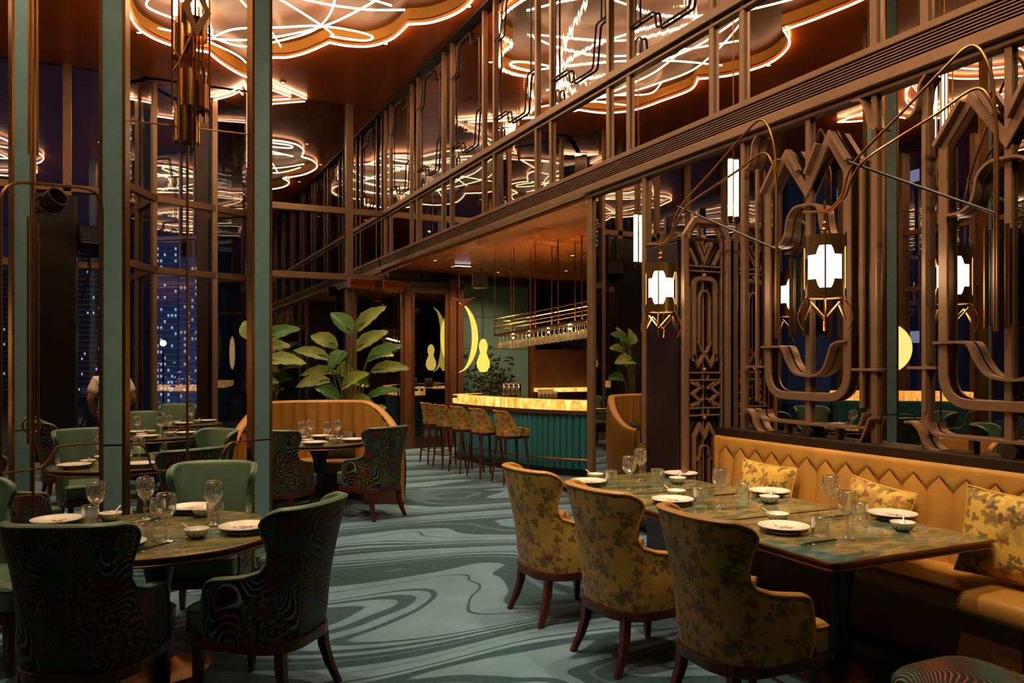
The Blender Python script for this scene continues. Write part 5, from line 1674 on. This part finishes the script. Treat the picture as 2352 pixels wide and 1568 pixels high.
# ---- lamps round the bar
YL = emit('amber_shade', (1.0, 0.66, 0.10, 1), 1.25)
def gourd(x, y, z, s, label):
    o = thing('gourd_lamp', label, 'pendant lamp', (x, y, z))
    MB().lathe([(0.0001, -0.26 * s), (0.06 * s, -0.25 * s), (0.105 * s, -0.17 * s), (0.105 * s, -0.08 * s), (0.07 * s, 0.01 * s), (0.05 * s, 0.06 * s), (0.07 * s, 0.13 * s), (0.07 * s, 0.20 * s), (0.04 * s, 0.27 * s), (0.0001, 0.29 * s)], 20).build('shade', YL, o)
    MB().tube([(0, 0, 0.28 * s), (0, 0, 3.4 - z)], 0.006, 6).build('cord', BLACK, o)
p = at_depth(1110, 818, 15.0); gourd(p.x, p.y, p.z, 1.15, 'glowing yellow gourd pendant right of the timber door post')
p = at_depth(990, 822, 16.6); gourd(p.x, p.y, p.z, 1.0, 'glowing yellow gourd pendant seen through the right door')
def crescent(u, v, Z, hh, sgn, label):
    c = at_depth(u, v, Z)
    o = thing('crescent_lamp', label, 'lamp', c, -TH)
    m = []
    for i in range(25):
        t = -1 + 2 * i / 24
        x = sgn * (0.30 * (1 - t * t) ** 0.6 - 0.30)
        m.append((x, 0, hh * t))
    MB().tube(m, [0.006 + 0.055 * (1 - (abs(-1 + 2 * i / 24)) ** 2.2) for i in range(25)], 10).build('shade', YL, o)
    MB().tube([(-sgn * 0.30, 0.0, hh), (-sgn * 0.30, 0, 3.42 - c.z if c.z + hh < 3.4 else hh + 0.1)], 0.008, 6).build('stem', BRASS_D, o)
crescent(1091, 775, 15.1, 0.66, 1, 'glowing yellow crescent lamp right of the timber door post')
crescent(1018, 775, 15.9, 0.66, -1, 'glowing yellow crescent lamp glimpsed through the door glass')

hc = at_depth(1063, 603, 14.6)
ll = thing('linear_light', 'short cool white light bar on the copper bar ceiling', 'ceiling light', (hc.x, hc.y, 3.46))
MB().box(-0.16, 0.16, -0.03, 0.03, -0.025, 0.0).build('housing', SILVER, ll, False, 0.003)
MB().box(-0.15, 0.15, -0.022, 0.022, -0.03, -0.025).build('diffuser', emit('cool_white', (0.75, 0.8, 1.0, 1), 14.0), ll, False)
def downsmall(x, y, label):
    d = thing('downlight', label, 'downlight', (x, y, 3.46))
    place('ring', _dl[0], BRASS_D, d); place('lens', _dl[1], DOWN, d)
    return spot(d, 140, 140, (0, 0, -1), (1, 0.6, 0.28))
downsmall(5.35, 13.9, 'small warm downlight in the bar ceiling by the light bar')
downsmall(6.6, 11.6, 'small warm downlight in the bar ceiling above the rack')
downsmall(7.6, 13.6, 'small warm downlight deep in the bar ceiling')
downsmall(6.5, 14.4, 'added downlight brightening the teal wall panels')  # lamp added to brighten the teal back wall
downsmall(4.75, 13.2, 'added downlight brightening the doors beyond the farthest bar stool')  # lamp added to brighten the door frames

def heater(u0, u1, v, label):
    a = at_depth(u0, v, 14.3); b = at_depth(u1, v, 14.3)
    o = thing('wall_heater', label, 'heater', ((a.x + b.x) / 2, 14.62, a.z), 0)
    h = (b.x - a.x) / 2 * 1.02
    HC = basic('heater_copper', '#8a4a28', 0.3, 0.6, 0.1, 5)
    MB().box(-h, h, -0.08, 0.08, -0.06, 0.14).build('casing', HC, o, False, 0.02)
    for k in range(int(h * 2 / 0.035)):
        for r in range(3):
            x = -h + 0.03 + k * 0.035
            if x < h - 0.02:
                MB().box(x - 0.011, x + 0.011, -0.084, -0.079, 0.02 + r * 0.035, 0.04 + r * 0.035).build('slot', BLACK, o, False)
    MB().box(h - 0.1, h - 0.06, -0.1, 0.05, -0.09, -0.06).build('bracket', SILVER, o, False)
heater(816, 884, 650, 'copper perforated heater box above the left door leaf')
heater(906, 966, 652, 'copper perforated heater box above the right door leaf')

def speaker(c, rz, tilt, s, label):
    o = thing('loudspeaker', label, 'speaker', c); o.rotation_euler = (tilt, 0, rz)
    m = MB(); m.add([(-0.14 * s, -0.1 * s, -0.13 * s), (0.14 * s, -0.1 * s, -0.13 * s), (0.10 * s, 0.12 * s, -0.1 * s), (-0.10 * s, 0.12 * s, -0.1 * s), (-0.14 * s, -0.1 * s, 0.13 * s), (0.14 * s, -0.1 * s, 0.13 * s), (0.10 * s, 0.12 * s, 0.1 * s), (-0.10 * s, 0.12 * s, 0.1 * s)],
                    [(0, 3, 2, 1), (4, 5, 6, 7), (0, 1, 5, 4), (1, 2, 6, 5), (2, 3, 7, 6), (3, 0, 4, 7)])
    m.build('cabinet', BLACK, o, False, 0.015)
    MB().box(-0.12 * s, 0.12 * s, -0.108 * s, -0.1 * s, -0.11 * s, 0.11 * s).build('grille', basic('speaker_grille', '#15161a', 0.7), o, False, 0.005)
    MB().tube([(0, 0.1 * s, 0), (0, 0.22 * s, 0.08 * s), (0, 0.22 * s, 0.3 * s)] if s < 1 else [(0, 0.1 * s, 0), (0.1, 0.5, -0.2), (0.0, 0.9, -0.55)], 0.02, 6).build('bracket', BRONZE_D, o)
speaker(at_depth(1103, 646, 12.8), radians(-25), radians(-10), 0.95, 'black loudspeaker hanging under the bar ceiling beside the rack')
speaker(at_depth(206, 552, 13.4), radians(20), radians(-35), 1.5, 'dark tilted loudspeaker high up left of the dark teal post')
sl = thing('stage_spotlight', 'round brass stage spotlight high up at the left edge', 'spotlight', at_depth(108, 474, 12.6)); sl.rotation_euler = (radians(60), radians(20), radians(30))
MB().lathe([(0.0001, 0.0), (0.09, 0.0), (0.12, 0.05), (0.12, 0.22), (0.105, 0.22), (0.1, 0.08), (0.0001, 0.06)], 20).build('housing', BRONZE_D, sl)
MB().tube([(-0.13, 0, 0.1), (-0.14, 0, -0.1), (0.14, 0, -0.1), (0.13, 0, 0.1)], 0.012, 6).build('yoke', BLACK, sl)
MB().tube([(0, 0, -0.1), (-0.05, 0.2, -0.55), (0.0, 0.35, -0.9)], 0.016, 6).build('arm', BLACK, sl)
sl.scale = (1.35, 1.35, 1.35)
bd = thing('leaf_bracket', 'reddish brown wing-shaped bracket on the timber door post', 'bracket', at_depth(1066, 692, 14.4), -TH)
MB().prism([(-0.2, 0.06), (-0.02, 0.03), (0.2, 0.07), (0.06, -0.03), (0.0, -0.10), (-0.08, -0.02)], -0.012, 0.012, lambda a, b, d: (a, d, b)).build('wing', WOOD, bd, False, 0.004)
MB().box(-0.03, 0.03, 0.0, 0.06, -0.06, 0.02).build('mount', WOODB, bd, False, 0.003)

# leafy shrubs before the teal panels
def shrub(c, n, hh, sp, label):
    o = thing('bamboo_shrub', label, 'shrub', (c[0], c[1], 0))
    st_ = MB(); lf = MB()
    for k in range(n):
        a = rnd.uniform(0, 6.28); r = rnd.uniform(0, sp)
        top = Vector((r * cos(a), r * sin(a) * 0.5, hh * rnd.uniform(0.6, 1.0)))
        st_.tube([(top.x * 0.2, top.y * 0.2, 0.3), (top.x * 0.6, top.y * 0.6, top.z * 0.6), top], 0.006, 4)
        for q in range(34):
            f = rnd.uniform(0.35, 1.0)
            p = Vector((top.x * f, top.y * f, 0.3 + (top.z - 0.3) * f)) + Vector((rnd.gauss(0, .09), rnd.gauss(0, .06), rnd.gauss(0, .07)))
            d = Vector((rnd.gauss(0, 1), rnd.gauss(0, .6), rnd.gauss(-.3, .5))).normalized() * 0.07; s_ = d.cross(Vector((0, 1, .3))).normalized() * 0.02
            lf.add([p - d, p + s_, p + d, p - s_], [(0, 1, 2, 3)])
    st_.build('stems', STEM, o)
    l = lf.build('leaves', basic('shrub_leaf', '#1d2a18', 0.5, 0, 0.4, 20), o, False); l['kind'] = 'stuff'
    pt = MB(); pt.lathe([(0.0001, 0.0), (0.17, 0.0), (0.2, 0.4), (0.17, 0.4), (0.0001, 0.36)], 16); pt.build('pot', BLACK, o)
p = at_depth(1130, 832, 16.0); shrub((p.x, 15.15), 9, 2.0, 0.45, 'dark leafy shrub against the teal panels, left one')
p = at_depth(1195, 832, 16.0); shrub((p.x, 15.15), 9, 1.95, 0.45, 'dark leafy shrub against the teal panels, right one')
p = at_depth(980, 690, 17.0); shrub((p.x, 16.9), 10, 3.3, 0.5, 'dark leafy shrub outside the right door leaf')
p = at_depth(700, 800, 18.2); shrub((p.x, p.y), 14, 2.6, 0.9, 'dark leafy shrub outside the window behind the sofa')
p = at_depth(640, 800, 18.6); shrub((p.x, p.y), 12, 2.2, 0.8, 'dark leafy shrub outside the window by the right teal post')

# ---- second lit bar corner, seen only as a reflection in the plain mirror strip
mb = thing('side_bar', 'distant amber bar counter mirrored in the plain mirror strip', 'bar', (-4.2, 10.6, 0), radians(35))
MB().box(-1.2, 1.2, -0.3, 0.3, 0.95, 1.12).build('onyx_edge', ONYX, mb, False, 0.01)
MB().box(-1.15, 1.15, -0.25, 0.25, 0.0, 0.95).build('front', FLT, mb, False, 0.01)
mo = thing('moon_lamp', 'large glowing moon disc lamp mirrored in the plain mirror strip', 'lamp', (-4.3, 11.0, 1.95), radians(35))
MB().lathe([(0.0001, 0.05), (0.4, 0.04), (0.5, 0.0), (0.4, -0.04), (0.0001, -0.05)], 40, M=Matrix.Rotation(pi / 2, 4, 'X')).build('disc', emit('moon_shade', (1.0, 0.62, 0.2, 1), 2.5), mo)
MB().tube([(0, 0, 0.5), (0, 0, ZC - 1.95)], 0.008, 6).build('cord', BRASS_D, mo)

# ================================================================== person
per = thing('person', 'person in a white t-shirt standing with back turned behind the dark teal post', 'person', (-0.30, 12.25, 0), radians(12))
def skin(name, verts, edges, radii, mat, root=0, sub=2):
    me = bpy.data.meshes.new(name); me.from_pydata(verts, edges, [])
    o = place(name, me, mat, per)
    md = o.modifiers.new('skin', 'SKIN'); md.use_smooth_shade = True
    for i, sv in enumerate(me.skin_vertices[0].data):
        r = radii[i]; sv.radius = r if isinstance(r, tuple) else (r, r); sv.use_root = (i == root)
    s_ = o.modifiers.new('sub', 'SUBSURF'); s_.levels = sub; s_.render_levels = sub
    return o
SKINM = basic('skin', '#9a6a4c', 0.5, 0, 0.08, 10)
V = [(0, 0, 0.95), (0, 0, 1.12), (0, -0.01, 1.30), (0, -0.01, 1.43), (0, 0.0, 1.52), (0, 0.015, 1.60), (0, 0.02, 1.70),
     (-0.10, 0, 0.90), (-0.11, 0.02, 0.50), (-0.11, -0.02, 0.08), (-0.11, 0.10, 0.04), (0.10, 0, 0.90), (0.12, 0.03, 0.50), (0.13, 0.0, 0.08), (0.13, 0.12, 0.04),
     (-0.18, 0, 1.42), (-0.27, -0.02, 1.17), (-0.20, 0.16, 1.0), (-0.17, 0.22, 0.96), (0.18, 0, 1.42), (0.28, -0.02, 1.17), (0.20, 0.18, 1.02), (0.17, 0.24, 0.98)]
E_ = [(0, 1), (1, 2), (2, 3), (3, 4), (4, 5), (5, 6), (0, 7), (7, 8), (8, 9), (9, 10), (0, 11), (11, 12), (12, 13), (13, 14), (3, 15), (15, 16), (16, 17), (17, 18), (3, 19), (19, 20), (20, 21), (21, 22)]
Rr = [(0.15, 0.10), (0.14, 0.10), (0.16, 0.105), (0.13, 0.09), 0.055, (0.075, 0.085), (0.078, 0.095), 0.09, 0.065, 0.045, 0.04, 0.09, 0.065, 0.045, 0.04, 0.06, 0.045, 0.035, 0.03, 0.06, 0.045, 0.035, 0.03]
skin('body', V, E_, Rr, SKINM)
Vs = [(0, 0, 0.93), (0, 0, 1.10), (0, -0.01, 1.30), (0, -0.01, 1.42), (0, 0, 1.47), (-0.18, 0, 1.42), (-0.25, -0.015, 1.24), (0.18, 0, 1.42), (0.255, -0.015, 1.24)]
skin('t_shirt', Vs, [(0, 1), (1, 2), (2, 3), (3, 4), (3, 5), (5, 6), (3, 7), (7, 8)], [(0.185, 0.135), (0.18, 0.13), (0.19, 0.135), (0.15, 0.11), 0.07, 0.085, 0.08, 0.085, 0.08], basic('white_cotton', '#e6d8c4', 0.8, 0, 0.06, 12))
Vt = [(0, 0, 0.96), (0, 0, 0.88), (-0.10, 0, 0.80), (-0.11, 0.02, 0.48), (-0.11, -0.02, 0.08), (0.10, 0, 0.80), (0.12, 0.03, 0.48), (0.13, 0.0, 0.08)]
skin('trousers', Vt, [(0, 1), (1, 2), (2, 3), (3, 4), (1, 5), (5, 6), (6, 7)], [(0.165, 0.12), (0.17, 0.125), 0.105, 0.085, 0.075, 0.105, 0.085, 0.075], basic('black_cotton', '#0c0c0e', 0.8))
hm = MB(); hm.sphere((0, 0.0, 1.725), 0.088, 16, 10, sy=1.1, sz=0.95); hm.build('hair', basic('black_hair', '#0d0a08', 0.5), per)
for sx in (-1, 1):
    MB().sphere((sx * 0.079, 0.03, 1.66), 0.022, 8, 6, sx=0.4, sz=1.3).build('ear', SKINM, per)
    MB().sphere((sx * 0.03, 0.105, 1.69), 0.011, 8, 6).build('eye', WHITE_C, per)
MB().sphere((0, 0.118, 1.655), 0.017, 8, 6, sz=1.3).build('nose', SKINM, per)
MB().sphere((0, 0.102, 1.605), 0.022, 8, 6, sz=0.35).build('mouth', basic('lips', '#7a4a40', 0.5), per)
for sx, hx, hy, hz in ((-1, -0.16, 0.25, 0.95), (1, 0.16, 0.27, 0.97)):
    m = MB(); m.sphere((hx, hy, hz), 0.04, 10, 7, sx=0.6, sy=1.1)
    for f in range(4):
        m.tube([(hx - sx * 0.02, hy + 0.02, hz + 0.025 - f * 0.018), (hx - sx * 0.035, hy + 0.065, hz + 0.02 - f * 0.018), (hx - sx * 0.06, hy + 0.06, hz + 0.015 - f * 0.018)], [0.010, 0.009, 0.007], 6)
    m.tube([(hx - sx * 0.02, hy - 0.01, hz + 0.03), (hx - sx * 0.05, hy + 0.03, hz + 0.045)], [0.011, 0.008], 6)
    m.build('hand', SKINM, per)
pole = thing('cleaning_pole', 'dark slanting pole held by the standing person', 'pole', (-0.30, 12.25, 0), radians(12))
MB().tube([(0.10, 0.33, 1.20), (0.17, 0.31, 0.95), (0.38, 0.26, 0.12)], 0.012, 8).build('shaft', BLACK, pole)
MB().box(0.30, 0.46, 0.18, 0.36, 0.0, 0.12).build('head', BLACK, pole, False, 0.02)

# ================================================================== night city outside
def tower(u0, u1, vtop, Z, label, col, lit, dens, cool=True, base=None):
    a = at_depth(u0, 832, Z); b = at_depth(u1, 832, Z)
    zt = EYE + (832 - vtop) / 1829.0 * Z
    c = (a + b) / 2; wd = (b - a).length
    o = thing('city_tower', label, 'building', (c.x, c.y, -20), -TH)
    MB().box(-wd / 2, wd / 2, 0, wd * 0.8, 0, zt + 20).build('walls', col, o, False)
    fl_h = 3.2; wn = MB(); bl = MB()
    nfl = int((zt + 20) / fl_h); nx = max(3, int(wd / 1.8))
    for f in range(nfl):
        bl.box(-wd / 2 - 0.15, wd / 2 + 0.15, -0.35, 0.0, f * fl_h, f * fl_h + 0.7)
        for x in range(nx):
            if rnd.random() < dens:
                x0 = -wd / 2 + (x + 0.2) * wd / nx
                wn.box(x0, x0 + wd / nx * 0.55, -0.08, -0.02, f * fl_h + 0.9, f * fl_h + 2.3)
    bl.build('floor_bands', basic('tower_band', '#5a607a', 0.8), o, False)['kind'] = 'stuff'
    if wn.v:
        wn.build('lit_windows', lit, o, False)['kind'] = 'stuff'
TW = basic('tower_wall', '#3c4360', 0.9); TW2 = basic('tower_wall_dark', '#1c2030', 0.9)
LW = emit('window_cool', (0.55, 0.65, 1.0, 1), 1.3)
LWW = emit('window_warm', (1.0, 0.62, 0.32, 1), 0.9)
def tower_light(loc, aim, power, ang, col):  # unseen lamp on a mast, added to light the tower fronts
    l = bpy.data.lights.new('tower_fill', 'SPOT'); l.energy = power; l.spot_size = radians(ang); l.spot_blend = 0.5; l.color = col; l.shadow_soft_size = 0.5
    fx = thing('added_tower_mast', 'added unseen tower-lighting mast below the window ' + ('skyline' if loc[1] > 100 else 'on the mirrored river side'), 'floodlight', loc)
    MB().box(-0.6, 0.6, -0.5, 0.1, -0.4, 0.4).build('housing', TW2, fx, False) if aim[1] > 0.5 else MB().box(0.0, 0.5, -0.6, 0.6, -0.4, 0.4).build('housing', TW2, fx, False)
    MB().tube([(0, 0, -0.4), (0, 0, -20 - loc[2])], 0.15, 6).build('mast', TW2, fx)
    o = bpy.data.objects.new('tower_fill', l); COL.objects.link(o); o.parent = fx; o.location = Vector(aim).normalized() * 1.2; o.rotation_euler = Vector(aim).to_track_quat('-Z', 'Y').to_euler()
tower_light((5, 285, -15), (-0.1, 1, 0.25), 800000, 120, (0.68, 0.74, 1.0))
tower_light((-35, 25, -15), (-1, 0.1, 0.5), 50000, 120, (0.6, 0.68, 1.0))
tower(350, 408, 540, 420, 'blue-lit tower block behind the bright floodlight', TW, LW, 0.26)
tower(412, 464, 590, 400, 'pale apartment tower with balcony bands between the teal posts', TW, LWW, 0.24)
tower(508, 540, 640, 480, 'slim tower with a bright vertical line of windows', TW2, LW, 0.35)
tower(545, 584, 655, 420, 'banded tower just left of the right teal post', TW, LW, 0.2)
tower(292, 332, 600, 450, 'tower glimpsed between dark teal post and window pier', TW2, LW, 0.3)
tower(60, 95, 560, 330, 'tower with bright horizontal light strips at the left', TW2, LW, 0.5)
tower(172, 232, 520, 500, 'dark tower behind the window left of the dark teal post', TW2, LW, 0.08)
for k, (x, y, h_, wd) in enumerate([(-70, 20, 40, 16), (-85, 45, 60, 18), (-60, 0, 28, 14), (-75, 70, 52, 16), (-55, -18, 34, 12), (-62, 38, 30, 12)]):
    o = thing('city_tower', 'night tower seen only as a reflection, ' + ['first', 'second', 'third', 'fourth', 'fifth', 'sixth'][k] + ' along the river side', 'building', (x, y, -20), radians(90))
    MB().box(-wd / 2, wd / 2, 0, wd, 0, h_ + 20).build('walls', TW, o, False)
    wn = MB()
    for f in range(int(h_ / 3.2)):
        for q in range(int(wd / 2.2)):
            if rnd.random() < 0.16:
                wn.box(-wd / 2 + q * 2.2 + 0.5, -wd / 2 + q * 2.2 + 1.7, -0.08, -0.02, 20 + f * 3.2 + 0.8, 20 + f * 3.2 + 2.2)
    wn.build('lit_windows', LW if k % 2 else LWW, o, False)['kind'] = 'stuff'
nb = thing('neighbour_building', 'dark neighbouring building filling the window behind the banana plants', 'building', (10.2, 27.0, -20), 0)
MB().box(-7.4, 6, 0, 10, 0, 38).build('walls', basic('neighbour_wall', '#1c1e18', 0.9), nb, False)
for z in (24, 28, 32):
    MB().box(-7.6, 6, -0.4, 0, z, z + 0.7).build('ledge', basic('neighbour_ledge', '#3a3a2c', 0.9), nb, False)
tower(-80, 40, 620, 520, 'dark low block at the far left skyline', TW2, LW, 0.08)
gnd = struct(MB().box(-300, 300, 17.2, 700, -20.2, -20).build('ground', basic('night_ground', '#15171f', 0.9), smooth=False))
ter = struct(MB().box(-12, 12, 17.0, 24, -0.4, -0.06).build('terrace', basic('terrace_paving', '#17161a', 0.8), smooth=False))
fd = thing('floodlight', 'dazzling white floodlight outside the window between the teal posts', 'floodlight', at_depth(375, 788, 60))
MB().sphere((0, 0, 0), 0.22, 12, 8).build('lamp', emit('flood_white', (0.8, 0.88, 1.0, 1), 60), fd)
MB().tube([(0, 0, -0.2), (0, 0, -20)], 0.08, 6).build('mast', TW2, fd)
dots = MB()
for k in range(150):
    u = rnd.choice((rnd.uniform(300, 350), rnd.uniform(358, 465), rnd.uniform(505, 580)))
    v = rnd.uniform(832, 900); p = at_depth(u, v, rnd.uniform(40, 55))
    s_ = rnd.uniform(0.008, 0.03)
    dots.box(p.x - s_ * 2, p.x + s_ * 2, p.y, p.y + 0.05, p.z - s_, p.z + s_)
dt = dots.build('street_lights', LW, None, False); dt['kind'] = 'stuff'
tag(dt, 'scattered distant street lights beyond the windows', 'street lights')
roof = thing('low_building', 'low dark flat-roofed building outside the window below the floodlight', 'building', (1.5, 48, -20), -TH)
MB().box(-26, 14, 0, 12, 0, 17.8).build('walls', TW2, roof, False)
MB().box(-26.3, 14.3, -0.3, 12.3, 17.8, 18.3).build('parapet', TW, roof, False)
for k in range(14):
    MB().box(-24 + k * 2.7, -22.4 + k * 2.7, -0.05, 0.0, 14.5, 16.2).build('window', LWW if k % 4 == 0 else TW, roof, False)
